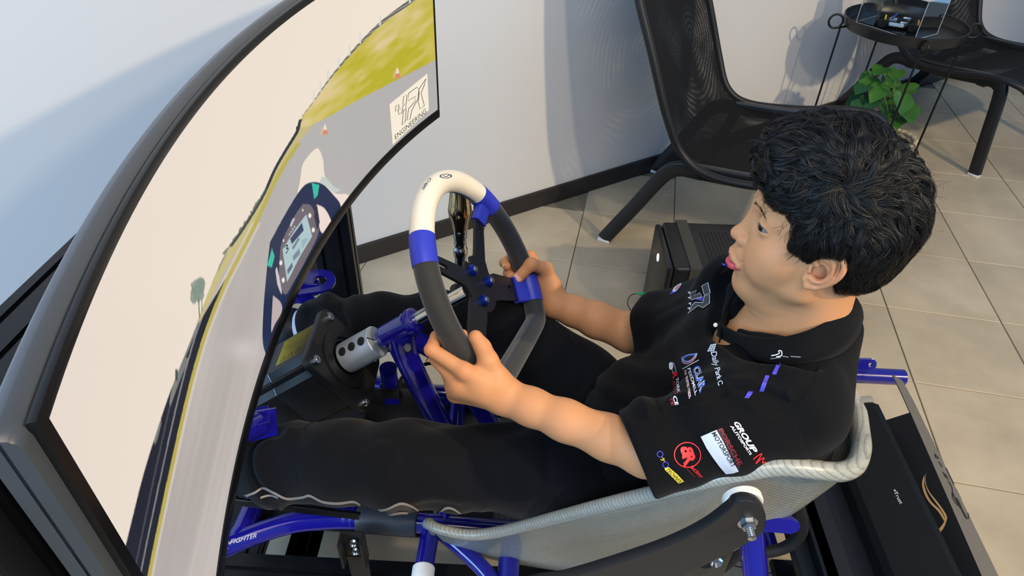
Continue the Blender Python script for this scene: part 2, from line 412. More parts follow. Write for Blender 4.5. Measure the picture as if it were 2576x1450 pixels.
def chair(loc, rotz, label, wd=.322, grp='mesh lounge chairs'):
    t = thing('lounge_chair', label, 'chair', loc, rotz, grp)
    prof = spline([(-.27,0,1.02),(-.215,0,.86),(-.135,0,.68),(-.06,0,.50),(.0,0,.395),(.09,0,.355),(.25,0,.365),(.42,0,.40),(.52,0,.395),(.565,0,.35)], 6)
    n = len(prof); L = np.cumsum([0]+[np.linalg.norm(prof[i+1]-prof[i]) for i in range(n-1)]); Lt = L[-1]; K = 16
    v, f = [], []
    hw = []
    for i in range(n):
        s = L[i]; e = min(s, Lt-s); w = wd*(1-.06*math.exp(-(s/.25)**2)); R = .11
        if e < R: w -= R*.8*(1-math.sqrt(max(0,1-(1-e/R)**2)))
        # waist between back and seat
        w -= .022*math.exp(-((s-.70)/.12)**2); hw.append(w)
    for i in range(n):
        tn = nrm(prof[min(i+1,n-1)]-prof[max(i-1,0)]); nn = V(-tn[2],0,tn[0])
        if nn[0] < 0 and i < n*.4: nn = -nn
        for k in range(K+1):
            y = (2*k/K-1); dish = -.020*(1-y*y)**1.5
            v.append(prof[i]+V(0,y*hw[i],0)+nn*dish*(1 if i < n*.75 else .5)*(-1 if nn[2] < 0 and nn[0] < 0 else 1))
    for i in range(n-1):
        for k in range(K): f.append((i*(K+1)+k, i*(K+1)+k+1, (i+1)*(K+1)+k+1, (i+1)*(K+1)+k))
    link('mesh_shell', mesh(v, f), M_MESH, t, local=True)
    lp = [v[i*(K+1)] for i in range(n)]+[v[(n-1)*(K+1)+k] for k in range(1,K)]+[v[i*(K+1)+K] for i in range(n-1,-1,-1)]+[v[k] for k in range(K-1,0,-1)]
    m = MB(); m.add(*tube(lp, .0125, 8, closed=True)); m.build('piping_rim', M_RIM, t, local=True)
    sec = [(x,y) for x,y in rrect(.024,.0125,.006,2)]
    for s in (-1,1):
        y = s*(wd-.045)
        path = spline([(-.215,y*1.04,.012),(-.13,y*1.02,.16),(-.055,y,.295),(-.01,y,.335),(.06,y,.342),(.22,y,.352),(.38,y,.372),(.425,y,.368),(.448,y,.335),(.475,y*1.02,.17),(.50,y*1.04,.012)], 5)
        m = MB(); m.add(*tube(path, 1., up=(0,1,0), sect=[(b,a) for a,b in sec])); m.build('side_frame', M_BAR, t, local=True, smooth=35)
        for p in (path[0], path[-1]):
            m = MB(); m.add(*box((p[0],p[1],.006),(.022,.013,.006),bev=.002)); m.build('foot_pad', M_PAD, t, local=True)
    for x,z in ((.05,.318),(.36,.345)):
        m = MB(); m.add(*box((x,0,z),(.018,wd-.05,.009),bev=.003)); m.build('cross_bar', M_BAR, t, local=True)
    m = MB(); m.add(*box((.10,0,.16),(.016,wd-.05,.02),[nrm(V(1,0,.3)),V(0,1,0),nrm(V(-.3,0,1))],bev=.003)) ; 
    return t
chair((.64,2.158,0), math.radians(-26), 'black mesh lounge chair standing behind the boy, left of the round tray table')
chair((1.90,3.14,0), math.radians(-58), 'black mesh lounge chair at the top right corner, behind the tray table')

# ================================================================ round tray table, case, model kart, plant
M_BLK = mat('black_metal', '#141416', .38, metal=.3); M_TRAY = mat('tray_black', '#1a1a1c', .35)
TC = V(1.475,2.70,0); TR = .218
tt = thing('tray_table', 'round black metal tray side table with ring handles on thin rod legs', 'table', TC)
m = MB(); m.add(*lathe([(.0,.54),(TR-.012,.54),(TR-.003,.543),(TR,.55),(TR+.004,.581),(TR+.002,.583),(TR-.001,.581),(TR-.005,.553),(TR-.012,.5465),(0,.5465)], TC, (0,0,1), 64)); m.build('tray', M_TRAY, tt, smooth=40)
for k, a in enumerate((173,262,352,82)):
    d = V(math.cos(math.radians(a)), math.sin(math.radians(a)), 0); q = V(-d[1], d[0], 0); b = TC+d*(TR+.012)
    m = MB(); loop = [b+V(0,0,.003)+d*.004, b+V(0,0,.25), b+V(0,0,.515)]
    ring = [b+d*(.024+.026*math.cos(u))+V(0,0,.56+.026*math.sin(u)) for u in np.linspace(math.radians(215), math.radians(-100), 18)]
    path = [b+V(0,0,.0045), b+V(0,0,.3), b+V(0,0,.525)]+ring+[b+V(0,0,.543)-d*.02]
    m.add(*tube(path, .0042, 8)); m.build('leg', M_BLK, tt)
# display case
A0 = PZ(2290,102,.5475); A1 = PZ(2157,60,.5475); A2 = PZ(2378,78,.5475)
ea = nrm(A1-A0); eb = A2-A0; eb = nrm(eb-ea*np.dot(eb,ea)); la = .245; lb = .150; hc = .135; th = .003
A0 = TC*V(1,1,0)+V(0,0,.5475)-ea*la*.42-eb*lb*.62
M_ACR = mat('acrylic', '#f2f6f8', .03, trans=1., ior=1.12, spec=.6); M_ACE = mat('acrylic_edge', '#b9c0c2', .3, trans=.3); M_BASEP = mat('case_base', '#15151a', .15)
dc = thing('display_case', 'clear acrylic display case standing on the round tray table', 'display case', A0+ea*la/2+eb*lb/2)
EZ = V(0,0,1); ax = [ea,eb,EZ]
def cb(c, h, nm, mt): 
    m = MB(); m.add(*box(A0+ea*c[0]+eb*c[1]+EZ*c[2], h, ax)); return m.build(nm, mt, dc, smooth=False)
cb((la/2,lb/2,.003),(la/2-.004,lb/2-.004,.003),'base_plate',M_BASEP)
cb((la/2,th/2,hc/2),(la/2,th/2,hc/2),'panel',M_ACR); cb((la/2,lb-th/2,hc/2),(la/2,th/2,hc/2),'panel',M_ACR)
cb((th/2,lb/2,hc/2),(th/2,lb/2-th,hc/2),'panel',M_ACR); cb((la-th/2,lb/2,hc/2),(th/2,lb/2-th,hc/2),'panel',M_ACR)
cb((la/2,lb/2,hc+th/2),(la/2,lb/2,th/2),'lid',M_ACR)
m = MB()
for (c,h) in [((s*la,t*lb,hc/2),(.001,.001,hc/2)) for s in (0,1) for t in (0,1)]+[((la/2,t*lb,z),(la/2,.001,.001)) for t in (0,1) for z in (.002,hc+th)]+[((s*la,lb/2,z),(.001,lb/2,.001)) for s in (0,1) for z in (.002,hc+th)]:
    m.add(*box(A0+ea*c[0]+eb*c[1]+EZ*c[2], h, ax))
m.build('panel_edges', M_ACE, dc, smooth=False)
# miniature kart in the case
KM = A0+ea*la*.52+eb*lb*.5+EZ*.0065; KS = .78; kx = nrm(ea*.86-eb*.5)*KS; ky = nrm(np.cross(V(0,0,1), kx))*KS; EZK = V(0,0,KS)
mk = thing('miniature_kart', 'miniature racing kart with yellow number panel inside the acrylic case', 'model kart', KM)
KB = lambda c,h,nm,mt,b=.002: (lambda m: (m.add(*box(KM+kx*c[0]+ky*c[1]+EZK*c[2], [q*KS for q in h], [kx/KS,ky/KS,EZ], b*KS)), m.build(nm, mt, mk, smooth=35))[1])(MB())
M_WP = mat('model_white', '#b9c4d4', .3); M_YEL = mat('label_yellow', '#f4d614', .45); M_ORG = mat('model_orange', '#e08a1c', .45); M_BL2 = mat('model_blue', '#274f9c', .3); M_RUB = mat('rubber', '#0e0e10', .7); M_CHR = mat('chrome', '#dcdcdc', .08, metal=1.); M_SIL = mat('brushed_steel', '#a5a8ad', .3, metal=1.)
KB((0,0,.012),(.075,.026,.003),'floor_tray',M_RUB); KB((.0,.043,.018),(.034,.009,.008),'side_pod',M_WP,.004); KB((.0,-.043,.018),(.034,.009,.008),'side_pod',M_WP,.004)
KB((.088,0,.016),(.008,.042,.008),'front_bumper',M_RUB,.004); KB((-.09,0,.018),(.008,.05,.008),'rear_bumper',M_RUB,.004)
KB((.055,0,.03),(.004,.016,.013),'number_panel',M_YEL,.002); KB((-.094,.02,.032),(.003,.008,.008),'rear_panel',M_ORG,.001); KB((-.094,-.02,.032),(.003,.008,.008),'rear_panel',M_ORG,.001)
KB((-.02,.0,.026),(.022,.016,.012),'seat_shell',M_RUB,.006); KB((-.04,-.03,.028),(.018,.012,.014),'engine_block',M_SIL,.003); KB((-.03,.032,.024),(.016,.009,.010),'radiator',M_SIL,.002)
m = MB(); m.add(*tube([KM+kx*(.018-.008*math.sin(u))+ky*.018*math.cos(u)+EZK*(.046+.015*math.sin(u)) for u in np.linspace(0,2*math.pi,20)[:-1]], 0.0022, 8, closed=True)); m.build('wheel_rim', M_BL2, mk)
m = MB(); m.add(*tube([KM+kx*.018+EZK*.046, KM+kx*.05+EZK*.02], .002, 8)); m.build('steering_column', M_SIL, mk)
for x in (.062,-.07):
    for y in (.052,-.052):
        m = MB(); m.add(*lathe([(r_*KS,h_*KS) for r_,h_ in [(.006,-.011),(.016,-.011),(.0185,-.008),(.0185,.008),(.016,.011),(.006,.011)]], KM+kx*x+ky*y+EZK*.0185, ky, 20)); m.build('wheel', M_RUB, mk, smooth=40)
# plant
BK = V(1.545,2.61,0)
pl = thing('potted_plant', 'leafy green potted plant in a pale woven basket under the tray table', 'plant', BK)
M_WOV = mat('woven_basket', '#d9cdb8', .85, var=(70,.8,'#8f7f66'), bump=(90,.8,.004)); M_SOIL = mat('soil', '#2a2119', .95)
m = MB()
for r_ in range(9):
    z = .009+r_*.0165
    m.add(*tube([BK+V(math.cos(u),math.sin(u),0)*(.078+.004*r_**.5+.003*math.sin(u*14+r_*math.pi))+V(0,0,z) for u in np.linspace(0,2*math.pi,57)[:-1]], .0095, 6, closed=True))
m.build('basket', M_WOV, pl)
m = MB(); m.add(*lathe([(0,.12),(.08,.12),(.08,.002),(0,.002)], BK, EZ, 24)); m.build('soil', M_SOIL, pl)
M_LEAF = mat('leaf_green', '#2c5a26', .45, var=(9,.7,'#4c7a34'), coat=.1); M_LEAF2 = mat('leaf_dark', '#1f4a30', .45, var=(9,.6,'#2f5f38')); M_STEM = mat('stem_green', '#6f9a45', .5)
def leaf_pts(s):
    out = [(0,0)]; half = [(.10,.10),(.26,.06),(.40,-.10)] ; half = [(.06,-.10),(.22,-.16),(.38,-.06),(.46,.16),(.40,.42),(.24,.68),(.08,.90)]
    return half
rl = random.Random(4)
tgt = [(2212,178),(2166,225),(2150,262),(2235,210),(2262,232),(2190,262),(2245,258),(2228,282),(2270,262),(2205,236),(2258,300),(2285,285),(2180,205),(2250,190),(2215,300),(2160,282)]
for i, (px_, py_) in enumerate(tgt):
    tip = PY(px_, py_, 2.56+rl.uniform(-.07,.10)); d = tip-BK; d[2] = 0; out_ = nrm(d+V(rl.uniform(-.4,.4)*.06, rl.uniform(-.4,.4)*.06-.03, 0)); S = rl.uniform(.06,.088)*1.15
    ln = nrm(out_*.75+V(0,-.35,-.45*rl.random())); nn = nrm(V(0,-.45,1)+out_*.25+V(rl.uniform(-.25,.25),rl.uniform(-.25,.25),0)); nn = nrm(nn-ln*np.dot(nn,ln)); sd = np.cross(nn, ln)
    base = tip-ln*S*.45; v, f = [], []; rows = [(-.16,.0,.16),(-.02,.0,.36),(.18,0,.47),(.42,0,.42),(.66,0,.28),(.86,0,.12),(1.,0,.0)]
    for (t_, _, w_) in rows:
        for y in (-1,-.5,0,.5,1):
            cup = .10*abs(y)*w_*2-.22*t_*t_*.5; tt_ = t_-(.12*(abs(y)) if t_ < .1 else 0)+(.06*(1-abs(y)) if t_ < -.1 else 0)
            v.append(base+ln*S*tt_*1.05+sd*S*w_*y+nn*S*cup)
    for a in range(len(rows)-1):
        for b in range(4): f.append((a*5+b, a*5+b+1, a*5+b+6, a*5+b+5))
    nv = len(v); v += [x-nn*.0007 for x in v]; f += [tuple(q+nv for q in reversed(g)) for g in f]
    lf = link('leaf', mesh(v, f), M_LEAF2 if i in (1,2,5,14,15) else M_LEAF, pl)
    root = BK+V(rl.uniform(-.03,.03), rl.uniform(-.03,.03), .119)
    m = MB(); m.add(*tube(spline([root, root*.5+base*.5+V(0,0,.03), base-nn*.001], 5), .0017, 6)); m.build('stem', M_STEM, pl)

# ================================================================ computer tower
M_PC = mat('pc_black', '#121214', .42, bump=(500,.08,.0005)); M_PCF = mat('pc_front', '#17171b', .3); M_STRAP = mat('grey_strap', '#34332f', .6); M_LED = mat('power_led', '#ffffff', .4, emit='#dfe8ff', estr=3.); M_GRN = mat('plug_green', '#2fa364', .4); M_HOLE = mat('vent_dark', '#030304', .9)
X0, X1, Y0, Y1, Z1 = .410, .79, 1.435, 1.665, .298
pc = thing('computer_tower', 'small black computer tower with perforated top and strap, behind the boy', 'computer', ((X0+X1)/2,(Y0+Y1)/2,0))
m = MB(); m.add(*box(((X0+X1)/2+.008,(Y0+Y1)/2,Z1/2+.006),((X1-X0)/2-.008,(Y1-Y0)/2,Z1/2-.006), bev=.012, seg=3)); m.build('case_body', M_PC, pc, smooth=35)
m = MB(); m.add(*box((X0+.006,(Y0+Y1)/2,Z1/2+.006),(.009,(Y1-Y0)/2-.006,Z1/2-.012), bev=.006, seg=2)); m.build('front_panel', M_PCF, pc, smooth=35)
for y in (Y0+.03,Y1-.03):
    for x in (X0+.04,X1-.04):
        m = MB(); m.add(*box((x,y,.004),(.015,.012,.004))); m.build('rubber_foot', M_RUB, pc, smooth=False)
m = MB(); o_ = .002
for a,b_ in (((X0+.072,Y0-o_,Z1/2),(.016,.0015,Z1/2)),((X0+.072,Y1+o_,Z1/2),(.016,.0015,Z1/2)),((X0+.072,(Y0+Y1)/2,Z1+o_),(.016,(Y1-Y0)/2+.003,.0018))): m.add(*box(a,b_,bev=.001))
m.build('strap', M_STRAP, pc, smooth=False)
hs = []
for a in range(24):
    for b in range(13):
        hs.append((X0+.115+a*.0105, Y0+.045+(b+(a%2)*.5)*.0105))
m = MB()
for (x,y) in hs: m.add([(x+.0036*math.cos(k*math.pi/3), y+.0036*math.sin(k*math.pi/3), Z1+.0004) for k in range(6)], [(0,1,2,3,4,5)])
vo = m.build('vent_holes', M_HOLE, pc, smooth=False); vo['kind'] = 'stuff'
m = MB(); c_ = PX(1655,648,X0-.0035); m.add(*tube([c_+V(0,.009*math.cos(u),.0105*math.sin(u)) for u in np.linspace(0,2*math.pi,25)[:-1]], .0014, 6, closed=True)); m.build('power_ring', M_LED, pc)
cg = PX(1628,740,X0-.004)
ac = thing('audio_plug', 'green audio jack with thin black cable plugged into the computer tower', 'cable', cg)
m = MB(); m.add(*lathe([(.0035,.002),(.0055,0),(.0055,-.018),(.0035,-.022),(.003,-.034),(.0012,-.035)], cg, (1,0,0), 14)); m.build('jack', M_GRN, ac)
m = MB(); q = cg+V(-.034,0,0); m.add(*tube(spline([q,q+V(-.016,-.004,-.006),q+V(-.022,-.008,-.03),q+V(-.010,-.012,-.055),q+V(.01,-.02,-.085)],8), .0013, 6)); m.build('cord', M_RUB, ac)
# ================================================================ curved monitor
MC = V(1.423,.757); MR = 1.756; ZB, ZT = .703, 1.052
PH0 = math.asin((.245-MC[1])/MR); PH1 = math.asin((1.468-MC[1])/MR)
def SP(ph, rho, z): return V(MC[0]-(MR+rho)*math.cos(ph), MC[1]+(MR+rho)*math.sin(ph), z)
mon = thing('curved_monitor', 'large curved gaming monitor showing a racing track, in front of the boy', 'monitor', SP((PH0+PH1)/2, .02, ZB-.02))
M_MBODY = mat('monitor_shell', '#3b3f45', .3, spec=.6); M_BEZ = mat('monitor_bezel', '#0c0c0e', .3)
def arc_solid(sec, p0, p1, n=64):
    v, f = [], []; K = len(sec)
    for i in range(n+1):
        for (r_, z) in sec: v.append(SP(p0+(p1-p0)*i/n, r_, z))
    for i in range(n):
        for k in range(K): f.append((i*K+k, i*K+(k+1)%K, (i+1)*K+(k+1)%K, (i+1)*K+k))
    f.append(tuple(range(K))[::-1]); f.append(tuple(n*K+k for k in range(K))); return v, f
def rsec(r0, r1, z0, z1, b, n=3):
    w, h = (r1-r0)/2, (z1-z0)/2; return [((r0+r1)/2+x, (z0+z1)/2+y) for x, y in rrect(w, h, b, n)][::-1]
d1 = .012/MR; d2 = .020/MR
v, f = [], []
secs = [rsec(.006,.024,ZB-.018,ZT+.010,.01), rsec(.0025,.027,ZB-.022,ZT+.0145,.012)]
N_ = 66; K = len(secs[0])
for i in range(N_+1):
    if i == 0: ph, sc_ = PH0-d2, secs[0]
    elif i == N_: ph, sc_ = PH1+d1, secs[0]
    elif i == 1: ph, sc_ = PH0-d2+.008/MR, secs[1]
    elif i == N_-1: ph, sc_ = PH1+d1-.004/MR, secs[1]
    else: ph, sc_ = PH0+(PH1-PH0)*(i-2)/(N_-4), secs[1]
    for (r_, z) in sc_: v.append(SP(ph, r_, z))
for i in range(N_):
    for k in range(K): f.append((i*K+k, i*K+(k+1)%K, (i+1)*K+(k+1)%K, (i+1)*K+k))
f.append(tuple(range(K))[::-1]); f.append(tuple(N_*K+k for k in range(K)))
link('back_shell', mesh(v, f), M_MBODY, mon, smooth=40)
def bez(p0, p1, z0, z1, n, nm):
    m = MB(); m.add(*arc_solid(rsec(-.0022,.0035,z0,z1,.0012,2), p0, p1, n)); m.build(nm, M_BEZ, mon, smooth=40)
bez(PH0, PH1+.004/MR, ZT, ZT+.0115, 64, 'top_bezel'); bez(PH0, PH1+.004/MR, ZB-.020, ZB, 64, 'bottom_bezel')
bez(PH0-d1, PH0, ZB-.020, ZT+.0115, 2, 'side_bezel'); bez(PH1, PH1+.004/MR, ZB, ZT, 1, 'side_bezel')
# --- the picture on the screen: colours on a fine grid of the panel itself
NU, NV = 940, 270
U, Z_ = np.meshgrid(np.linspace(PH0, PH1, NU+1), np.linspace(ZB, ZT, NV+1), indexing='ij')
G = np.stack([MC[0]-MR*np.cos(U), MC[1]+MR*np.sin(U), Z_], -1).reshape(-1,3)
CACC = 0
for su_, sv_ in ((-.3,-.3),(.3,-.1),(-.1,.3),(.25,.3)):
    U2 = U+(PH1-PH0)/NU*(su_); Z2 = Z_+(ZT-ZB)/NV*(sv_); PXY = proj(np.stack([MC[0]-MR*np.cos(U2), MC[1]+MR*np.sin(U2), Z2], -1).reshape(-1,3)); gx, gy = PXY[:,0], PXY[:,1]
    def S2L(c): c = np.asarray(c, float)/255; return np.where(c <= .04045, c/12.92, ((c+.055)/1.055)**2.4)
    def inpoly(pts):
        P = np.asarray(pts, float); r = np.zeros(len(gx), bool); j = len(P)-1
        for i in range(len(P)):
            (xi, yi), (xj, yj) = P[i], P[j]
            if yi != yj: r ^= ((yi > gy) != (yj > gy)) & (gx < (xj-xi)*(gy-yi)/(yj-yi)+xi)
            j = i
        return r
    def dist_line(pts):
        P = np.asarray(pts, float); d = np.full(len(gx), 1e9)
        for a, b in zip(P[:-1], P[1:]):
            ab = b-a; t = np.clip(((gx-a[0])*ab[0]+(gy-a[1])*ab[1])/(ab@ab), 0, 1); d = np.minimum(d, np.hypot(gx-a[0]-t*ab[0], gy-a[1]-t*ab[1]))
        return d
    def crv(pts, n=6): return [tuple(p) for p in spline([V(*p) for p in pts], n)]
    def vnoise(sx, sy, seed, ang=0.):
        r = np.random.default_rng(seed); g = r.random((64,64)); c, s = math.cos(ang), math.sin(ang)
        x, y = (gx*c+gy*s)/sx, (-gx*s+gy*c)/sy; i, j = np.floor(x).astype(int), np.floor(y).astype(int); fx, fy = x-i, y-j; fx = fx*fx*(3-2*fx); fy = fy*fy*(3-2*fy)
        q = lambda a, b: g[(i+a)%64, (j+b)%64]
        return (q(0,0)*(1-fx)+q(1,0)*fx)*(1-fy)+(q(0,1)*(1-fx)+q(1,1)*fx)*fy
    t_ = np.clip((gx+.25*gy)/1100, 0, 1)[:,None]
    C3 = np.array([230,217,208.])*(1-t_)+np.array([249,235,216.])*t_
    def put(mask, col, a=1.):
        global C3
        a = np.where(mask, a, 0)[:,None]; C3 = C3*(1-a)+np.asarray(col, float)*a
    HZ = crv([(1075,-25),(1035,8),(960,62),(890,130),(830,200),(790,255),(757,300),(748,330),(715,385),(690,430),(668,480),(640,530),(600,592),(560,650),(522,740),(490,830),(462,900),(440,955),(418,1015),(388,1105),(358,1205),(328,1325),(298,1450),(240,1700),(170,2100)])
    YL = crv([(752,360),(700,440),(645,560),(602,645),(562,725),(522,825),(492,922),(467,1020),(442,1130),(416,1250),(375,1450),(330,1700),(270,2100)])
    ground = inpoly(HZ+[(900,2100),(1300,1450),(1300,-60)])
    n1 = vnoise(60,400,1,.25); n2 = vnoise(9,500,2,.22)
    rc = np.array([206,197,192.])[None]*(1-.10*n1[:,None])-(n2[:,None]*9)
    tt2 = np.clip((950-gy)/700, 0, 1)[:,None]; rc = rc*(1-tt2)+np.array([184,181,180.])*tt2
    C3 = np.where(ground[:,None], rc, C3)
    grass = inpoly(HZ[:60]+[(757,322),(775,318),(815,300),(900,252),(1000,200),(1100,148),(1100,-40)])
    gn = vnoise(90,18,3,-.75)*.6+vnoise(30,9,4,-.7)*.4; gx_ = np.clip(dist_line(HZ)/110, 0, 1)
    w_ = np.clip(gn*1.5-.55*gx_-.1, 0, 1)[:,None]
    C3 = np.where((grass & ground)[:,None], np.array([190,180,40.])*(1-w_)+np.array([226,205,150.])*w_, C3)
    verge = inpoly(HZ[:96]+[(560,690),(640,560),(700,450),(748,362),(800,300),(790,255)]); put(verge & ground & ~grass & (gy > 300) & (gx < 800), (205,190,120), .8)
    olive = inpoly([(750,358),(735,390),(690,470),(660,535),(670,500),(700,430)]); put(olive, (196,180,100))
    band = inpoly(HZ[90:]+YL[::-1][:len(YL)-18]); put(band, (26,30,46))
    lt = vnoise(14,160,6,.24)
    dB = dist_line(YL); put(band & (dB > 20) & (dB < 24), (170,170,165), .75); put(band & (np.abs(dB-38) < 2.2) & (gy > 700), (80,84,92), .8)
    dH = dist_line(HZ); put((dH < 5+8*(gy > 900)) & ground & (lt > .55) & (gy > 560), (150,150,140), .8)
    put((dH < 3.5) & (gy > 300) & (gy < 620), (40,46,60))
    put((dB < 4.5) & (gy > 360), (190,176,84)); put((dB > 5) & (dB < 11) & ground & ~band & (gy > 560), (225,214,200), .6)
    # fence on the right horizon
    fn = HZ[:36]; df = dist_line(fn); fm = (df < np.clip((gx-745)/26, 1.5, 12)) & ~ground & (gx > 748)
    put(fm, np.array([96,96,92])); put(fm & (((gx*.6+gy) % 8) < 2.6), (190,184,170), .8)
    for fx_, fy_ in ((955,52),(1030,-4),(905,98),(878,128),(851,158),(824,190),(805,218),(788,243)): put((np.abs(gx-fx_-1.) < 2.2) & (gy > fy_-14) & (gy < fy_+12), (225,222,215))
    # far trees, posts, cones
    put((dH < 8*vnoise(7,7,8)+1) & ~ground & (gy > 470) & (gy < 640), (96,108,92), .8)
    for bx, by, rx, ry in ((497,722,17,20),(488,745,9,22),(508,715,9,14),(500,735,14,24),(505,706,10,8)): put((((gx-bx)/rx)**2+((gy-by)/ry)**2 < .65+.6*vnoise(6,6,int(bx))), (128,146,134), .85)
    put((np.abs(gx-500-(gy-760)*.05) < 1.4) & (gy > 745) & (gy < 800), (120,130,118)); put((np.abs(gx-508) < 1.) & (gy > 748) & (gy < 785), (130,138,126))
    put((np.abs(gx-747) < 2) & (gy > 318) & (gy < 338), (40,45,40)); put((np.abs(gx-444) < 3) & (gy > 930) & (gy < 958) & (lt > .2), (70,80,80))
    for x_, y_ in ((1000,188),(818,330)):
        put(inpoly([(x_-7,y_+10),(x_+8,y_+7),(x_+2,y_-16),(x_-2,y_-15)]), (222,140,110)); put(inpoly([(x_-5,y_-2),(x_+5,y_-4),(x_+1,y_-18),(x_-3,y_-16)]), (240,225,205)); put(inpoly([(x_-12,y_+8),(x_-6,y_+10),(x_-6,y_-10),(x_-10,y_-8)]), (225,190,160), .7)
    # the driver's own kart: nose, wheel, dash
    K6 = lambda pts: [(620+x/3.374, 420+y/3.374) for x, y in pts]
    put(inpoly(crv(K6([(470,0),(500,-60),(600,-160),(650,-60),(665,70),(740,220),(860,235),(900,330),(700,420),(560,200),(440,230),(455,120)]),4)), (243,231,214))
    put(inpoly(K6([(640,80),(680,95),(735,160),(800,200),(740,225),(690,170),(620,130)])), (200,210,204)); put(inpoly(K6([(740,250),(850,240),(800,320)])), (247,226,220))
    put(inpoly(crv(K6([(200,640),(330,400),(470,180),(560,130),(650,150),(730,230),(800,330),(780,480),(560,980),(330,1400),(200,1600),(140,1500),(145,1200),(175,850)]),4)), (24,40,78))
    put(inpoly(crv(K6([(595,318),(660,350),(712,440),(740,560),(640,560),(610,470),(590,380)]),4)), (243,224,214)); put(inpoly(crv(K6([(225,1090),(290,1150),(300,1230),(240,1340),(210,1400),(218,1200)]),4)), (196,176,178))
    put(inpoly(crv(K6([(480,315),(545,325),(590,420),(612,560),(520,760),(400,980),(330,1085),(280,980),(282,770),(300,640),(365,500),(430,380)]),4)), (112,104,112))
    put(inpoly(crv(K6([(245,880),(262,860),(300,1060),(290,1070),(262,1000)]),3)), (205,200,205)); put(inpoly(K6([(580,320),(600,330),(622,470),(600,540),(575,420)])), (40,46,66))
    put(inpoly(K6([(508,402),(558,590),(455,760),(345,978),(306,702),(420,520)])), (176,202,206)); put(inpoly(K6([(470,474),(486,540),(386,655),(370,612)])), (54,64,98))
    put(inpoly(K6([(440,600),(452,612),(400,700),(385,690)])), (110,130,150)); put(inpoly(K6([(448,690),(456,740),(400,800),(392,760)])), (120,140,155)); put(inpoly(K6([(388,810),(394,850),(352,915),(345,875)])), (90,112,130)); put(inpoly(K6([(470,620),(530,600),(470,700)])), (150,180,188))
    for a, b in ((538,414),(567,536),(292,815),(312,962),(478,368),(314,625)): r_ = 5 if a not in (478,314) else 2.5; put(np.hypot((gx-(620+a/3.374))*1.5, gy-(420+b/3.374)) < r_*1.2, (245,235,226))
    put(inpoly(K6([(405,430),(412,440),(380,512),(368,495),(385,450)])), (225,220,225), .8)
    for k in range(4): put(np.hypot(gx-(620+(408-14*k)/3.374), gy-(420+(508+22*k)/3.374)) < 2, (225,220,215))
    tl = K6([(553,136),(620,152),(606,240),(575,275)]); put(inpoly(tl), (52,190,168)); tl = K6([(216,690),(240,760),(215,855),(176,838),(200,750)]); put(inpoly(tl), (52,190,168))
    put((dist_line(K6([(352,760),(420,880)])) < 0), (0,0,0))
    sm = vnoise(50,40,11); hz_ = np.exp(-((gx-612)/42)**2-((gy-880)/28)**2); put(ground, (240,232,228), hz_*.35)
    put(inpoly([(980,262),(1075,185),(1079,277),(988,364)]), (255,243,221))
    CACC = CACC+C3/4
C3 = CACC
COLS = np.ones((len(G),4), np.float32); COLS[:,:3] = S2L(np.clip(C3, 0, 255))
ii = np.arange(NU)[:,None]*(NV+1)+np.arange(NV)[None]; Q = np.stack([ii, ii+1, ii+NV+2, ii+NV+1], -1).reshape(-1,4)
me = npmesh(G, Q); ca = me.color_attributes.new('picture', 'FLOAT_COLOR', 'POINT'); ca.data.foreach_set('color', COLS.ravel())
ms = bpy.data.materials.new('screen_picture'); ms.use_nodes = True; nt = ms.node_tree; b = nt.nodes['Principled BSDF']; at = nt.nodes.new('ShaderNodeAttribute'); at.attribute_name = 'picture'
b.inputs['Base Color'].default_value = (.01,.01,.01,1); b.inputs['Roughness'].default_value = .35; b.inputs['Specular IOR Level'].default_value = .2; b.inputs['Emission Strength'].default_value = .93; nt.links.new(at.outputs['Color'], b.inputs['Emission Color'])
scr = link('display_panel', me, ms, mon)
sb = BVHTree.FromPolygons([SP(PH0+(PH1-PH0)*i/120, 0, z) for i in range(121) for z in (ZB,ZT)], [(2*i,2*i+1,2*i+3,2*i+2) for i in range(120)])
M_INK = mat('screen_ink', '#2c3330', .5)
BQ = [(980,262),(1075,185),(1079,277),(988,364)]
# outlined letters of the sponsor board
lg = [[(345,965),(372,952),(366,1005),(340,1018)],[(372,952),(383,1000),(408,985),(400,1030),(373,1045),(366,1005)],[(415,880),(446,862),(440,940),(409,958)],[(408,968),(440,945),(436,995),(404,1012)],[(414,1010),(440,1000),(430,1110),(402,1140)],
      [(462,850),(538,795),(556,812),(545,905),(490,1005),(475,1085),(447,1098),(462,990),(520,925),(525,880),(455,920)],[(556,812),(620,718),(608,765),(575,850),(605,965),(565,995),(548,930),(556,870)]]
lgp = [[(900+x/3.624, y/3.624) for x, y in L] for L in lg]; bx0, by0, bS = 985., 190., 130.
bm = strokes_bm([['c']+[((x-bx0)/bS, (by0+bS-y)/bS) for x, y in L] for L in lgp], 1.5/bS); decal('board_logo', bm, [(bx0,by0),(bx0+bS,by0),(bx0+bS,by0+bS),(bx0,by0+bS)], sb, M_INK, scr, off=.0006, maxlen=.1)
bm = unit_bm(text_mesh('ENGINEERING')); decal('board_text', bm, [(992,340),(1070,272),(1072,284),(994,352)], sb, M_INK, scr, off=.0006)
bm = unit_bm(text_mesh('3')); decal('gear_number', bm, [(714,622),(722,612),(726,630),(718,640)], sb, M_INK, scr, off=.0006)
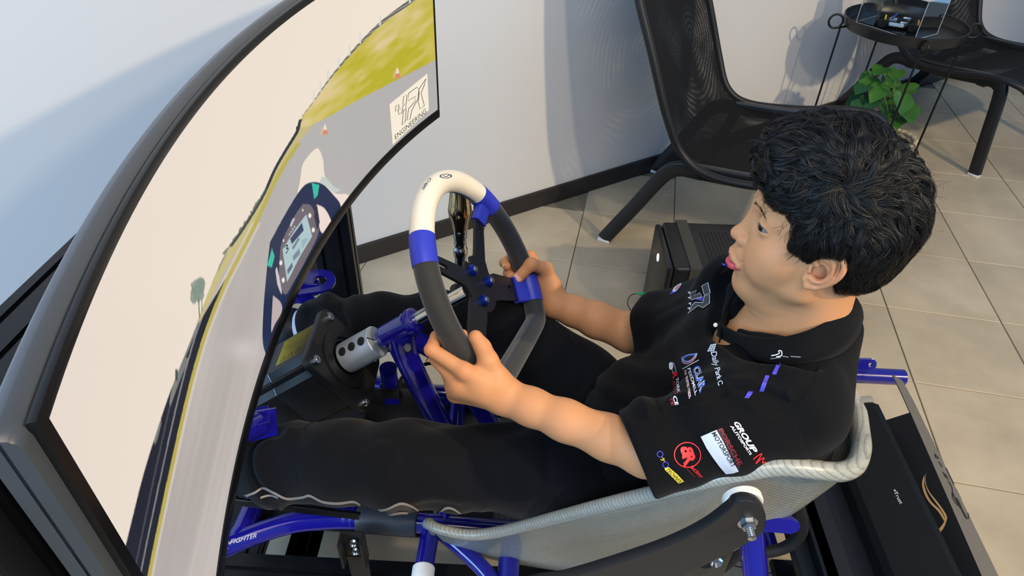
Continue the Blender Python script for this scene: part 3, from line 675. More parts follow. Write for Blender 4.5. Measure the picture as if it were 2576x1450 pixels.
# ================================================================ aluminium profile rig
M_PRO = mat('black_anodised', '#1b1c20', .36, metal=.55); M_SLOT = mat('slot_dark', '#050506', .7); M_STEEL = mat('screw_steel', '#b9bcc0', .22, metal=1.); M_BLKP = mat('black_powder', '#111113', .45, bump=(600,.15,.0006)); M_BLU = mat('blue_paint', '#15117e', .2, coat=.7, spec=.5)
rig = thing('simulator_frame', 'black slotted aluminium profile frame carrying the kart and the monitor', 'frame', (0,.8,0))
def profile(a, b, wu, wv, up, nm='profile_beam', parent=None, slots_u=2, slots_v=1, mt=None):
    """slotted extrusion a->b, wu along the up axis, wv across"""
    a, b = V(*a), V(*b); t = nrm(b-a); u = nrm(np.asarray(up, float)-t*np.dot(up, t)); w = np.cross(t, u)
    def side(L, n):
        out = [-L/2+.002]
        for k in range(n):
            c = -L/2+L*(k+.5)/n; out.append(c-.0042); out.append(c+.0042)
        out.append(L/2-.002); return out
    sec = []
    def edge(n, L, f):
        s = side(L, n); sec.append(f(s[0],0))
        for k in range(n): sec.extend([f(s[1+2*k],0), f(s[1+2*k],.006), f(s[2+2*k],.006), f(s[2+2*k],0)])
        sec.append(f(s[-1],0))
    edge(slots_u, wu, lambda s,d: (s, -wv/2+d)); edge(slots_v, wv, lambda s,d: (wu/2-d, s)); edge(slots_u, wu, lambda s,d: (-s, wv/2-d)); edge(slots_v, wv, lambda s,d: (-wu/2+d, -s))
    m = MB(); m.add(*tube([a, b], 1., up=u, sect=sec)); return m.build(nm, mt or M_PRO, parent or rig, smooth=False)
RY0, RY1 = .63, 1.01
profile((-.62,RY0,.16),(.80,RY0-.03,.16),.08,.06,(0,0,1),'floor_rail'); profile((-.62,RY1,.16),(.80,RY1-.03,.16),.08,.06,(0,0,1),'floor_rail')
for x in (-.50,.05,.62): profile((x,RY0+.03,.14),(x,RY1-.03,.14),.04,.08,(0,0,1),'cross_member',slots_u=1,slots_v=2)
for x in (-.58,.74):
    for y in (RY0,RY1):
        m = MB(); m.add(*lathe([(0,.12),(.009,.12),(.009,.018),(.024,.014),(.026,0),(0,0)], (x,y-.015,0), (0,0,1), 18)); m.build('levelling_foot', M_RUB, rig, smooth=40)
def nearX(y): return MC[0]-math.sqrt((MR+.03)**2-(y-MC[1])**2)
xr = nearX(1.14)-.045
profile((xr,1.14,.0),(xr,1.14,1.0),.08,.04,(1,0,0),'upright'); xl = nearX(.225)-.052; profile((xl,.222,.0),(xl,.222,1.02),.09,.045,(1,0,0),'upright')
profile((-.580,.14,.780),(-.512,1.25,.780),.16,.04,(1,0,0),'monitor_beam',slots_u=4)
for yy, x0_ in ((.222,xl-.046),(1.14,xr-.041)):
    xb = -.555+(yy-.5)*.063+.081; m = MB(); m.add(*box(((xb+x0_)/2,yy,.78),((x0_-xb)/2,.02,.02),bev=.002)); m.build('connector_block', M_PRO, rig, smooth=False); profile((xr-.03,.25,.10),(xr-.03,1.11,.10),.08,.04,(0,0,1),'lower_beam')
profile((-.62,.222,.03),(.0,.222,.03),.04,.06,(0,0,1),'upright_foot'); profile((-.62,1.14,.03),(-.28,1.14,.03),.04,.06,(0,0,1),'upright_foot')
m = MB(); m.add(*box((-.445,.85,.86),(.052,.05,.055),bev=.004)); m.build('monitor_mount', M_BLKP, rig, smooth=False)
for (p,h) in ((PZ(905,775,.33),(.016,.02,.03)),): 
    m = MB(); m.add(*box((xr+.035,1.10,.36),(.02,.028,.035),bev=.003)); m.build('corner_bracket', M_BLKP, rig, smooth=False)
# clamp block that holds the chassis on the left rail
c = PY(889,1386,.585)
m = MB()
for dx in (-.0175,.0175): m.add(*box(c+V(dx,0,0),(.002,.013,.034),bev=.0008))
m.add(*box(c+V(0,.012,0),(.0165,.002,.034),bev=.0006)); bl = m.build('clamp_block', M_BLKP, rig, smooth=False)
for z in (.010,-.014):
    m = MB(); m.add(*lathe([(0,.0),(.0075,0),(.0075,.005),(.005,.0075),(.005,.005),(0,.005)], c+V(0,.010,z), (0,-1,.35), 16)); m.build('screw', M_STEEL, bl, smooth=30)
m = MB(); m.add(*box(V(c[0],c[1]+.012,(c[2]-.034+.19)/2),(.0165,.003,max(.004,(c[2]-.034-.19)/2)))); m.build('clamp_strap', M_BLKP, rig, smooth=False)
# brown-black seat bracket near the lower edge of the view
q = PY(1795,1425,.50); m = MB(); m.add(*box(q+V(0,.02,-.06),(.028,.006,.09),bev=.002)); bk = m.build('adjuster_bracket', mat('bracket_brown','#3a342e',.5), rig, smooth=False)
m = MB(); m.add(*lathe([(0,.004),(.005,.004),(.009,.009),(.010,0),(0,0)], q+V(.004,.012,0), (0,-1,.4), 16)); m.build('screw', M_STEEL, bk, smooth=30)
m = MB(); m.add(*lathe([(0,.006),(.013,.006),(.015,.003),(.015,0),(0,0)], q+V(-.008,.014,-.004), (0,-1,.4), 16)); m.build('adjuster_knob', M_BLKP, bk, smooth=30)

# ================================================================ kart chassis (blue)
ka = thing('racing_kart', 'glossy blue tube kart with silver bucket seat mounted on the black profile frame', 'kart', (0,.65,.3))
def btube(nm, pts, r, mt=None, n=7, parent=None, segs=18, caps=True):
    m = MB(); m.add(*tube(spline(pts, n) if n else pts, r, segs, caps=caps)); return m.build(nm, mt or M_BLU, parent or ka, smooth=40)
ZC = .335
fr = btube('main_tube', [PZ(430,1430,ZC), PZ(560,1378,ZC), PZ(640,1345,ZC), PZ(725,1318,ZC), PZ(800,1308,ZC), PZ(890,1306,ZC), PZ(1075,1318,ZC), PZ(1200,1330,ZC-.01), PZ(1350,1340,ZC-.03)], .0175)
g = PZ(900,1303,ZC); h = PZ(1032,1314,ZC); dd = nrm(h-g)
m = MB(); m.add(*lathe([(.0165,0),(.0235,.001),(.0245,.006),(.0245,.096),(.0235,.101),(.0165,.102)], g, h-g, 28)); m.build('bushing_sleeve', mat('bushing_grey','#2c3038',.45), ka, smooth=35)
m = MB(); m.add(*lathe([(.0205,0),(.021,.001),(.021,.003),(.0205,.004)], h-dd*.004+dd*.0, dd, 28)); 
for k in (0,1): 
    m = MB(); m.add(*lathe([(.0178,0),(.0205,.002),(.0205,.007),(.0178,.009)], g-dd*(.012+.0115*k), dd, 24)); m.build('collar', M_BLU, ka, smooth=40)
btube('bracing_tube', [PZ(600,1362,ZC), PZ(640,1270,ZC), PZ(665,1215,ZC)], .0175, n=0)
lt0 = PZ(1086,1322,ZC-.01); lt1 = lt0+V(-.004,-.085,0); lt2 = PZ(1283,1352,ZC-.02); lt3 = lt2+V(-.003,-.16,0)
btube('side_bar_mount', [lt0, lt1], .0155, n=0); btube('side_bar_mount', [lt2, lt3], .0175, n=0); btube('side_brace', [lt0+V(.012,-.006,0), lt0*.35+lt2*.65+V(0,-.06,0), lt2+V(-.01,-.10,-.004)], .0135)
m = MB(); m.add(*lathe([(.0125,.022),(.0165,.024),(.018,.020),(.018,.002),(.0165,0),(.0125,0)], lt1+V(0,.010,0), (0,-1,0), 28)); m.build('end_cap', mat('white_plastic','#eceae4',.35), ka, smooth=35, label='white plastic end cap')
# lettering on the main tube, thin guard strip along the leg
frb = bvh_of(fr); decal('tube_lettering', unit_bm(text_mesh('FIGHTER', shear=.25, bold=.01)), [(579,1359),(646,1342),(645,1353),(578,1371)], frb, mat('print_silver2','#b9b6c6',.4), fr); decal('tube_lettering', strokes_bm([['o',(1,1),(.1,1),(0,0),(.9,0)]], .16), [(563,1367),(576,1364),(575,1380),(560,1383)], frb, mat('print_silver2'), fr)
g0, g1 = PY(560,1252,.553), PY(905,1293,.560); gd = nrm(g1-g0); m = MB(); m.add(*box((g0+g1)/2-V(0,0,.006), (np.linalg.norm(g1-g0)/2,.003,.007), [gd, V(0,1,0), np.cross(gd, V(0,1,0))], .0015)); m.build('guard_strip', mat('gloss_black','#0d0f13',.2), ka, smooth=False)
# right hand main tube, cross tubes, front bumper brackets
btube('main_tube', [V(-.52,1.00,ZC), V(-.30,.96,ZC), V(-.10,.93,ZC), V(.2,.93,ZC-.02), V(.5,.93,ZC-.02)], .0175); btube('cross_tube', [V(-.10,.64,ZC), V(-.10,.93,ZC)], .0155, n=0); btube('cross_tube', [V(.45,.63,.30), V(.45,.95,.31)], .0155, n=0)
p0 = PY(985,985,.86); p1 = PY(1090,990,.86); btube('axle_tube', [p0-V(.02,0,0), p1+V(.06,0,0)], .0165, n=0)
m = MB(); m.add(*lathe([(.016,0),(.024,.002),(.024,.020),(.016,.022)], p0+V(.012,0,0), (1,0,0), 20)); m.build('collar', M_BLKP, ka, smooth=35)
kn = PY(980,955,.86); btube('steering_knuckle', [kn+V(0,0,.03), kn-V(0,0,.05)], .016, n=0)
def lug(nm, cpx, Y, rot, r=.021, hole=.010, ln=.04, tilt=0.2, ax=None):
    c = PY(*cpx, Y); L = [(-ln,-r*.9),(0,-r)]+[(r*math.cos(a), r*math.sin(a)) for a in np.linspace(-math.pi/2, math.pi/2, 11)[1:-1]]+[(0,r),(-ln,r*.9)]
    A = ax if ax is not None else [V(math.cos(rot),math.sin(rot),0), nrm(V(-math.sin(rot),math.cos(rot),tilt)), nrm(V(0,-tilt,1))]
    return plate(nm, [L, circ(0,0,hole,16,True)], .005, c, A, M_BLU, ka, bev=.0006)
lug('bumper_lug', (806,708), .98, math.radians(20), .027, .0125, .052); lug('bumper_lug', (797,742), .96, math.radians(15), .020, .008, .045, ax=[nrm(V(.9,.2,-.25)),nrm(V(0,.4,.9)),nrm(V(.3,-.9,.4))])
btube('bumper_stub', [PY(790,722,.98), PY(745,742,1.0), PY(700,752,1.02)], .017)
lug('bumper_lug', (618,1056), .60, math.radians(200), .020, .009, .03); lug('bumper_lug', (612,1078), .60, math.radians(200), .022, .010, .045, ax=[nrm(V(-.9,-.2,-.1)),nrm(V(0,.3,.9)),nrm(V(.1,-.9,.3))])
btube('bumper_stub', [PY(650,1068,.60), PY(610,1085,.58), PY(560,1100,.56)], .017)
# rear: bumper tubes, post, tab
r0 = PY(2150,942,.99); r1 = PY(2272,950,.99)
btube('rear_tube', [r0-V(.10,0,0), r1], .0165, n=0); m = MB(); m.add(*lathe([(.0105,.0012),(.0165,.001),(.0165,0),(.0105,0)], r1, (1,0,0), 20)); 
lug('rear_lug', (2188,917), .985, 0., .012, .0045, .03, ax=[V(1,0,0),nrm(V(0,.45,.9)),nrm(V(0,-.9,.45))])
btube('rear_tube', [PY(2100,1030,.90), PY(2190,1026,.90)], .0165, n=0)
btube('seat_post', [PY(1888,1320,.515), PY(1903,1475,.47)], .0165, n=0)
tb0 = PY(1895,1308,.51); ta = nrm(PY(2000,1316,.51)-tb0); plate('post_tab', [[(0,-.010),(.045,-.011),(.053,-.006),(.055,.0),(.052,.006),(.045,.009),(0,.011)]], .008, tb0+ta*.006+V(0,0,-.004), [ta, nrm(V(0,.35,.94)), nrm(np.cross(ta, V(0,.35,.94)))], M_BLU, ka, bev=.001)
# steering column support
HUB = V(-.047,.771,.744); SN = nrm(V(.857,-.104,.505)); SR = nrm(V(.12,.993,0)); SU = np.cross(SN, SR); SU = SU if SU[2] > 0 else -SU
SH = nrm(V(.815,.03,.578)); sl0 = HUB-SH*.116
m = MB(); m.add(*lathe([(.0115,0),(.0195,.001),(.0205,.004),(.0205,.016),(.0185,.019),(.0185,.060),(.0175,.062),(.0165,.068),(.0115,.069)], sl0, -SH, 28)); m.build('column_sleeve', M_BLU, ka, smooth=35)
lg0 = HUB-SH*.150-V(0,0,.012); lf = PY(1130,1100,.74)
m = MB(); pth = spline([lg0+V(0,0,.006), lg0-V(-.004,.003,.03), PY(1040,935,.762), PY(1075,1005,.762), PY(1130,1110,.762)], 6)
m.add(*tube(pth, list(np.linspace(.024,.0195,8))+[.0195]*(len(pth)-8), 20)); m.build('column_leg', M_BLU, ka, smooth=40)
btube('column_leg', [lg0-SU*.01+SR*.012, lg0-SU*.06+SR*.05+V(.02,0,-.03), V(.02,.86,.42), V(.06,.9,.34)], .0165)
sc = PPL(1027,876,lg0,(0,-1,.4)); 
m = MB(); m.add(*lathe([(0,.005),(.005,.005),(.0075,.003),(.0075,0),(0,0)], PY(1027,876,.742), (0,-.8,.6), 16)); m.build('screw', mat('dark_screw','#6a6a6e',.3,metal=1.), ka, smooth=30)
for a,b,r_ in (((1150,1005),(1142,1085),.004),((1160,1010),(1158,1080),.004),((1128,990),(1120,1020),.004)): btube('linkage_rod', [PY(*a,.78), PY(*b,.78)], r_, n=0, segs=10)
btube('cross_brace', [PY(1190,1000,.80), PY(1240,1075,.80)], .016, n=0)
plate('floor_tray', [[(-.50,-.14),(-.08,-.16),(-.02,-.16),(-.02,.16),(-.08,.16),(-.50,.14)]], .003, (0,.785,.315), np.eye(3), M_BLKP, ka)
# control boxes in the footwell
el = thing('pedal_electronics_box', 'small black electronics box in the footwell below the steering column', 'control box', PY(1010,1060,.78)+V(0,0,-.03))
q = PY(1005,1055,.78); m = MB(); m.add(*box(q,(.055,.045,.03),bev=.004)); m.build('box_body', M_BLKP, el, smooth=30)
m = MB(); m.add(*box(q+V(-.012,.012,.0305),(.013,.006,.0008))); m.build('blue_badge', M_BLU, el, smooth=False)
m = MB(); m.add(*tube(spline([q+V(.0,.03,.028), q+V(.002,.04,.06), q+V(.04,.06,.075), q+V(.07,.09,.05)],6), .003, 8)); m.build('cable', M_RUB, el)

# ================================================================ force feedback motor
MR_ = nrm(V(-SH[1],SH[0],0)); MU_ = np.cross(SH, MR_); ang = math.radians(-1); MF = HUB-SH*.258;  MXa = MR_*math.cos(ang)+MU_*math.sin(ang); MYa = -MR_*math.sin(ang)+MU_*math.cos(ang); MA = [MXa, MYa, SH]
mo = thing('wheelbase_motor', 'black square direct-drive steering motor with yellow label behind the steering wheel', 'motor', MF-SH*.1)
def mplace(nm, prof, h0, h1, mt, parent=None, bev=0.): return plate(nm, prof, h1-h0, MF+SH*((h0+h1)/2), MA, mt, parent or mo, bev=bev)
mplace('front_plate', [[(x-.004,y) for x,y in rrect(.062,.068,.012,5)], circ(0,0,.030,32,True)], -.010, 0, M_BLKP, bev=.001)
mplace('bearing_ring', [circ(0,0,.050,40), circ(0,0,.036,32,True)], .0, .0035, M_BLKP, bev=.0008); mplace('bearing_seat', [circ(0,0,.036,32)], -.012, -.006, M_BLKP)
def octo(w, c): return [(w,w-c),(w-c*.45,w-c*.55) if 0 else (w-c,w),(-w+c,w),(-w,w-c),(-w,-w+c),(-w+c,-w),(w-c,-w),(w,-w+c)]
def body(w):
    c = .016; s = .010
    return [(x*.9-.004,y) for x,y in [(w,-w+c+s),(w,w-c-s),(w-s,w-c-s*.2),(w-s,w-s),(w-c-s*.2,w-s),(w-c-s,w),(-w+c+s,w),(-w+c+s*.2,w-s),(-w+s,w-s),(-w+s,w-c-s*.2),(-w,w-c-s),(-w,-w+c+s),(-w+s,-w+c+s*.2),(-w+s,-w+s),(-w+c+s*.2,-w+s),(-w+c+s,-w),(w-c-s,-w),(w-c-s*.2,-w+s),(w-s,-w+s),(w-s,-w+c+s*.2)]]
mplace('motor_body', [body(.0645)], -.090, -.010, M_BLKP, bev=.0008); mplace('seam_line', [body(.065)], -.0915, -.0893, mat('seam_bright','#9aa3ad',.3,metal=1.)); mplace('rear_housing', [body(.0645)], -.175, -.0915, M_BLKP, bev=.0008)
for sx in (-1,1):
    for sy in (-1,1):
        b = MF+MXa*(.049*sx-.004)+MYa*.0545*sy
        m = MB(); m.add(*lathe([(0,.003),(.0035,.003),(.004,.007),(.0065,.007),(.0075,.004),(.0075,0),(0,0)], b, SH, 18)); m.build('screw', M_STEEL, mo, smooth=30)
# printed label and name
lab_n = MYa
def facequad(face_n, up_axis, along, c0, w, h):
    o = MF+face_n*.0652+along*c0[0]+up_axis*c0[1]; return o
def on_face(nm, bm, org, ex, ey, mt, parent):
    for v in bm.verts: v.co = Vector(org+ex*v.co.x+ey*v.co.y)
    me = bpy.data.meshes.new('m'); bm.to_mesh(me); bm.free(); return link(nm, me, mt, parent, smooth=False)
# top-facing side: which of +-MXa, +-MYa points most up / most to the camera side
cand = [MXa,-MXa,MYa,-MYa]; top_n = max(cand, key=lambda q: q[2]+.0*q[1]); cam_n = max(cand, key=lambda q: -q[1])
def sq(): 
    bm = bmesh.new(); vs4 = [bm.verts.new(p) for p in ((0,0,0),(1,0,0),(1,1,0),(0,1,0))]; bm.faces.new(vs4); return bm
lab = on_face('warning_label', sq(), MF+top_n*.0653-SH*.078+cam_n*(-.028), SH*.062, cam_n*.056, M_YEL, mo)
M_TXT = mat('print_black','#16150c',.6); M_TXW = mat('print_silver','#c9cdd2',.45)
for k in range(9): on_face('label_print', unit_bm(text_mesh('CAUTION ROTATING PARTS HIGH TORQUE'[:18+(k*7)%14])), MF+top_n*.0656-SH*.020+cam_n*(-.022+.0055*k), -SH*(.050-.005*(k%3)), cam_n*-.0014, M_TXT, lab) if k in (0,1,3,4) else None
for k in range(3): on_face('label_symbol', strokes_bm([['c',(0,0),(1,0),(.5,1)]], .18), MF+top_n*.0656-SH*(.070-.016*k)+cam_n*(.024), -SH*-.011, cam_n*-.010, M_TXT, lab)
on_face('brand_print', unit_bm(text_mesh('SIMUCUBE', spacing=1.12, bold=.02)), MF+cam_n*.0624-SH*.078+top_n*(-.012), SH*.058, top_n*.012, M_TXW, mo)
print('motor faces', top_n, cam_n)
# ================================================================ steering wheel with shaft
wh = thing('steering_wheel', 'black and white racing steering wheel with blue sleeves, held by the boy', 'steering wheel', HUB)
WR, WT = .155, .0162; AX0 = math.radians(17.); C0 = HUB+SN*.011
def wpt(a, r=WR, off=0.): a = a+AX0; return C0+(SR*math.sin(a)+SU*math.cos(a))*r+SN*off
def rim_r(a):   # flat bottom
    a = (a+math.pi)%(2*math.pi)-math.pi; b = math.pi-abs(a); d = .113/max(math.cos(b), .2)
    k = 22.; v = -math.log(math.exp(-k*WR*10)+math.exp(-k*d*10))/(k*10); return min(v+.002, WR) if b < math.radians(70) else WR
def rim_path(a0, a1, n): return [wpt(a, rim_r(a)) for a in np.linspace(math.radians(a0), math.radians(a1), n)]
M_RIMB = mat('suede_black', '#1d1d1e', .72, bump=(700,.4,.0008), sheen=.3); M_RIMW = mat('leather_white', '#e4dccb', .38, bump=(500,.15,.0006)); M_BLL = mat('leather_blue', '#2c37b4', .42, bump=(600,.15,.0006)); M_THR = mat('thread_blue','#2c4262',.6); M_PLT = mat('anodised_black','#17171a',.4,metal=.3); M_BLA = mat('anodised_blue','#1c3bb8',.22,metal=.85)
def seg(nm, a0, a1, r, mt, n=24): 
    m = MB(); m.add(*tube(rim_path(a0,a1,n), r, 22, up=SN)); return m.build(nm, mt, wh, smooth=40)
seg('rim_grip_white', -48, 48, WT, M_RIMW, 40)
gr = seg('rim_grip_black', 54, 306, WT, M_RIMB, 110)
for a in (-52,52): seg('rim_sleeve', a-7.5, a+7.5, WT+.0008, M_BLL, 8)
seg('rim_sleeve', 109, 125, WT+.0008, M_BLL, 8); seg('rim_sleeve', -128, -114, WT+.0008, M_BLL, 8)
# stitching on the inside of the rim
def stitch(a0, a1, n, amp=.10):
    P = []
    for i in range(n):
        a = math.radians(a0+(a1-a0)*i/(n-1)); th_ = math.radians(35)+(amp*(-1)**i)*1.6; c = wpt(a, rim_r(a)); tg_ = nrm(wpt(a+.02, rim_r(a+.02))-wpt(a-.02, rim_r(a-.02))); inn = nrm(np.cross(tg_, SN)); inn = inn if np.dot(inn, C0-c) > 0 else -inn; P.append(c+(inn*math.cos(th_)+SN*math.sin(th_))*(WT+.0002))
    m = MB(); m.add(*tube(P, .0005, 5)); m.build('stitching', M_THR, gr if a0 > 54 else wh)
stitch(60,107,36); stitch(127,230,70)
for ph_ in (0,1):
    P = []
    for i in range(34):
        a = math.radians(14+38*i/33); th_ = math.radians(-20)+.22*(-1)**(i+ph_); c = wpt(a); inn = nrm(C0-c); P.append(c+(inn*math.cos(th_)+SN*math.sin(th_))*(WT+.0003))
    m = MB(); m.add(*tube(P, .0005, 5)); m.build('stitching', M_THR, wh)
# spoke plate
def pol(a, r): a = math.radians(a); return (r*math.sin(a), r*math.cos(a))
def spoke(a, w0, w1, r0, r1):
    d = V(*pol(a,1)); q = V(d[1],-d[0]); return [tuple(d*r0-q*w0), tuple(d*r1-q*w1), tuple(d*r1+q*w1), tuple(d*r0+q*w0)]
out = []
for a, wa_, wb_ in ((-56,.013,.0095),(57,.013,.0095),(114,.020,.0175),(-113,.020,.0175)):
    pass
ring = []
def arc(a0, a1, r, n=6): return [pol(a, r) for a in np.linspace(a0, a1, n)]
out = arc(-38,-14,.043)+[pol(-8,.036),pol(0,.034),pol(8,.036)]+arc(14,36,.043)
out += [spoke(52,.013,.0095,.05,.142)[i] for i in (0,1,2,3)]
out += arc(84,92,.040)
out += [spoke(117,.021,.0175,.05,.142)[i] for i in (0,1,2,3)]
out += arc(150,210,.042)
out += [spoke(-121,.021,.0175,.05,.142)[i] for i in (0,1,2,3)]
out += arc(-92,-84,.040)
out += [spoke(-52,.013,.0095,.05,.142)[i] for i in (0,1,2,3)]
ca, sa = math.cos(AX0), math.sin(AX0)
WX = SR*ca-SU*sa; WY = SR*sa+SU*ca
def slot(a, r0, r1, w): d = V(*pol(a,1)); q = V(d[1],-d[0]); o = []; 
def slotl(a, r0, r1, w):
    d = V(*pol(a,1)); q = V(d[1],-d[0]); L = []
    for k in range(7): t = math.pi*k/6; L.append(tuple(d*(r1+w*math.sin(t))+q*w*math.cos(t)))
    for k in range(7): t = math.pi*k/6; L.append(tuple(d*(r0-w*math.sin(t))-q*w*math.cos(t)))
    return L[::-1]
plate('spoke_plate', [out, slotl(52,.088,.108,.0032), slotl(-52,.088,.108,.0032), circ(*pol(117,.096),.0062,16,True), circ(*pol(-121,.096),.0062,16,True), circ(*pol(60,.014),.0014,8,True), circ(*pol(180,.016),.0014,8,True)], .0042, HUB, [WX,WY,SN], M_PLT, wh, bev=.0006)
for a in (-52,52,117,-121):
    d = WX*pol(a,1)[0]+WY*pol(a,1)[1]; q = np.cross(SN, d); w_ = .0135 if abs(a) < 60 else .0215
    m = MB(); sec = rrect(w_, .0062, .004, 3); a0_ = HUB+d*.116; a1_ = C0+d*.146
    m.add(*tube([a0_, a0_*.4+a1_*.6, a1_], 1., up=q, sect=sec)); m.build('spoke_sleeve', M_BLL, wh, smooth=40)
for a in (-16,104,222):
    b = HUB+(WX*pol(a,.0265)[0]+WY*pol(a,.0265)[1])+SN*.0021
    m = MB(); m.add(*lathe([(.0045,.004),(.0062,.0065),(.0078,.0055),(.0092,.0),(.0045,0)], b, SN, 24)); w2 = m.build('conical_washer', M_BLA, wh, smooth=35)
    m = MB(); m.add(*lathe([(0,.0045),(.0022,.0045),(.003,.0085),(.0045,.0085),(.0055,.006),(.0055,.003),(0,.003)], b, SN, 16)); m.build('bolt', M_STEEL, w2, smooth=30)
m = MB(); m.add(*lathe([(.0,.0),(.030,0),(.030,-.010),(.014,-.016),(.0125,-.020),(0,-.020)], HUB-SN*.0022, SN, 28)); m.build('hub_boss', M_PLT, wh, smooth=35)
m = MB(); m.add(*lathe([(.0105,0),(.0105,.165),(0,.165)], HUB-SH*.012, -SH, 24)); m.build('steering_shaft', M_CHR, wh, smooth=35)
m = MB(); m.add(*lathe([(.0072,0),(.0072,.06),(0,.06)], HUB-SH*.165, -SH, 20)); m.build('drive_stub', M_SIL, wh, smooth=35)
cpa = HUB-SH*.193
M_ALU = mat('coupling_grey','#aab1ba',.5,metal=.55)
m = MB(); m.add(*lathe([(.008,0),(.0245,0),(.0255,.001),(.0255,.062),(.0245,.063),(.008,.063)], cpa, -SH, 36)); cp_ = m.build('shaft_coupling', M_ALU, wh, smooth=35)
sd = nrm(MU_*.86-MR_*.5); sq_ = np.cross(SH, sd)
for k in range(3):
    m = MB(); m.add(*lathe([(.0055,.0262),(.0068,.0258),(.0068,.0235),(0,.0225),(0,.0235)][:4], cpa-SH*(.012+.019*k), sd, 16)); m.build('clamp_screw', M_SLOT, cp_, smooth=35)
m = MB(); m.add(*box(cpa+sd*.017,(.0007,.0085,.0006),[sq_,sd,SH])); m.build('clamp_slit', M_SLOT, cp_, smooth=False)
# letters on the white grip
gb = bvh_of(*[o for o in wh.children if o.name.startswith('rim_grip_white')])
M_NVY = mat('print_navy','#22345c',.5)
bm = strokes_bm([['c']+[(.5+.48*math.cos(a),.5+.46*math.sin(a)) for a in np.linspace(0,2*math.pi,22)[:-1]], ['o',(.25,.62),(.5,.3),(.78,.7)]], .12)
decal('grip_emblem', bm, [(1108,438),(1136,438),(1136,449),(1106,449)], gb, M_NVY, wh, off=.0004)
for s_,q4 in (('O',[(1074,455),(1082,447),(1086,452),(1077,461)]),('B',[(1066,466),(1073,458),(1077,463),(1070,471)]),('S',[(1061,474),(1066,468),(1071,472),(1065,479)])): decal('grip_letter', unit_bm(text_mesh(s_)), q4, gb, M_NVY, wh, off=.0004)
# chrome lever post
cpb = PY(1160,830,.965); cpt = PY(1178,470,.965); cpt = V(cpb[0]+.004, .965, cpt[2]); 
lv = thing('chrome_lever', 'tall chrome lever post with flared gold-tinted head behind the steering wheel', 'lever', V(cpb[0],.965,ZC))
H_ = cpt[2]-ZC
m = MB(); m.add(*lathe([(.0,-.0),(.0185,0),(.0185,.02),(.0125,.025),(.0108,H_-.140),(.0125,H_-.137),(.0125,H_-.122),(.0108,H_-.119),(.0108,H_-.103),(.0122,H_-.100),(.0122,H_-.082)], V(cpb[0],.965,ZC), cpt-V(cpb[0],.965,ZC), 28)); m.build('post', M_CHR, lv, smooth=35)
m = MB(); m.add(*lathe([(.0128,H_-.082),(.0135,H_-.080),(.0145,H_-.070),(.0185,H_-.056),(.0205,H_-.044),(.0185,H_-.03),(.0165,H_-.012),(.0165,H_+.004),(.0185,H_+.006),(.0185,H_+.013),(.015,H_+.016),(0,H_+.016)], V(cpb[0],.965,ZC), cpt-V(cpb[0],.965,ZC), 28)); m.build('flared_head', mat('gold_chrome','#d8c49c',.12,metal=1.), lv, smooth=35)
jz = PY(1155,742,.965)[2]; jc = V(cpb[0],.965,jz)
m = MB(); m.add(*tube([jc, jc+V(-.085,-.01,-.025)], .012, 20)); m.build('side_arm', M_CHR, lv, smooth=35)
m = MB(); m.add(*lathe([(.0125,-.014),(.0185,-.014),(.0185,.014),(.0125,.014)], jc, (0,0,1), 24)); m.add(*box(jc+V(.016,-.012,0),(.008,.010,.012),bev=.002)); m.build('clamp', M_PLT, lv, smooth=35)
m = MB(); m.add(*lathe([(0,.008),(.004,.008),(.006,.004),(.006,0),(0,0)], jc+V(.018,-.022,.002), (.3,-.9,.3), 16)); m.build('clamp_screw', M_STEEL, lv, smooth=35)
# ================================================================ kart seat
def fibre_mat():
    m = bpy.data.materials.new('silver_fibre'); m.use_nodes = True; nt = m.node_tree; b = nt.nodes['Principled BSDF']; N = nt.nodes.new; Lk = nt.links.new
    tc = N('ShaderNodeTexCoord'); mp = N('ShaderNodeMapping'); mp.inputs['Rotation'].default_value = (.3,.9,.35); Lk(tc.outputs['Object'], mp.inputs[0])
    w = N('ShaderNodeTexWave'); w.wave_profile = 'SAW'; w.inputs['Scale'].default_value = 62; w.inputs['Distortion'].default_value = 1.1; w.inputs['Detail'].default_value = 1; w.inputs['Detail Scale'].default_value = 14; Lk(mp.outputs[0], w.inputs['Vector'])
    n = N('ShaderNodeTexNoise'); n.inputs['Scale'].default_value = 140; Lk(tc.outputs['Object'], n.inputs['Vector'])
    r = N('ShaderNodeValToRGB'); r.color_ramp.elements[0].position = .05; r.color_ramp.elements[0].color = lin('#83837a'); r.color_ramp.elements[1].position = .4; r.color_ramp.elements[1].color = lin('#a9a99e'); Lk(w.outputs['Fac'], r.inputs[0])
    x = N('ShaderNodeMix'); x.data_type = 'RGBA'; x.blend_type = 'MULTIPLY'; x.inputs[0].default_value = .35; Lk(r.outputs[0], x.inputs[6]); Lk(n.outputs['Fac'], x.inputs[7]); Lk(x.outputs[2], b.inputs['Base Color'])
    bp = N('ShaderNodeBump'); bp.inputs['Strength'].default_value = .5; bp.inputs['Distance'].default_value = .0009; Lk(w.outputs['Fac'], bp.inputs['Height']); Lk(bp.outputs['Normal'], b.inputs['Normal'])
    b.inputs['Roughness'].default_value = .34; b.inputs['Coat Weight'].default_value = .35; b.inputs['Coat Roughness'].default_value = .1
    return m
M_FIB = fibre_mat()
SY = .665
rimL = [PY(1075,1318,.585), PY(1110,1333,.572), PY(1180,1346,.56), PY(1260,1338,.55), PY(1400,1303,.53), PY(1520,1272,.51), PY(1650,1241,.495), PY(1760,1213,.485), PY(1870,1188,.48), PY(1960,1175,.48), PY(2040,1182,.482), PY(2110,1188,.49), PY(2150,1172,.505), PY(2166,1130,.535), PY(2163,1085,.575), PY(2158,1040,.61)]
rimL = spline(rimL, 4); RRI = []
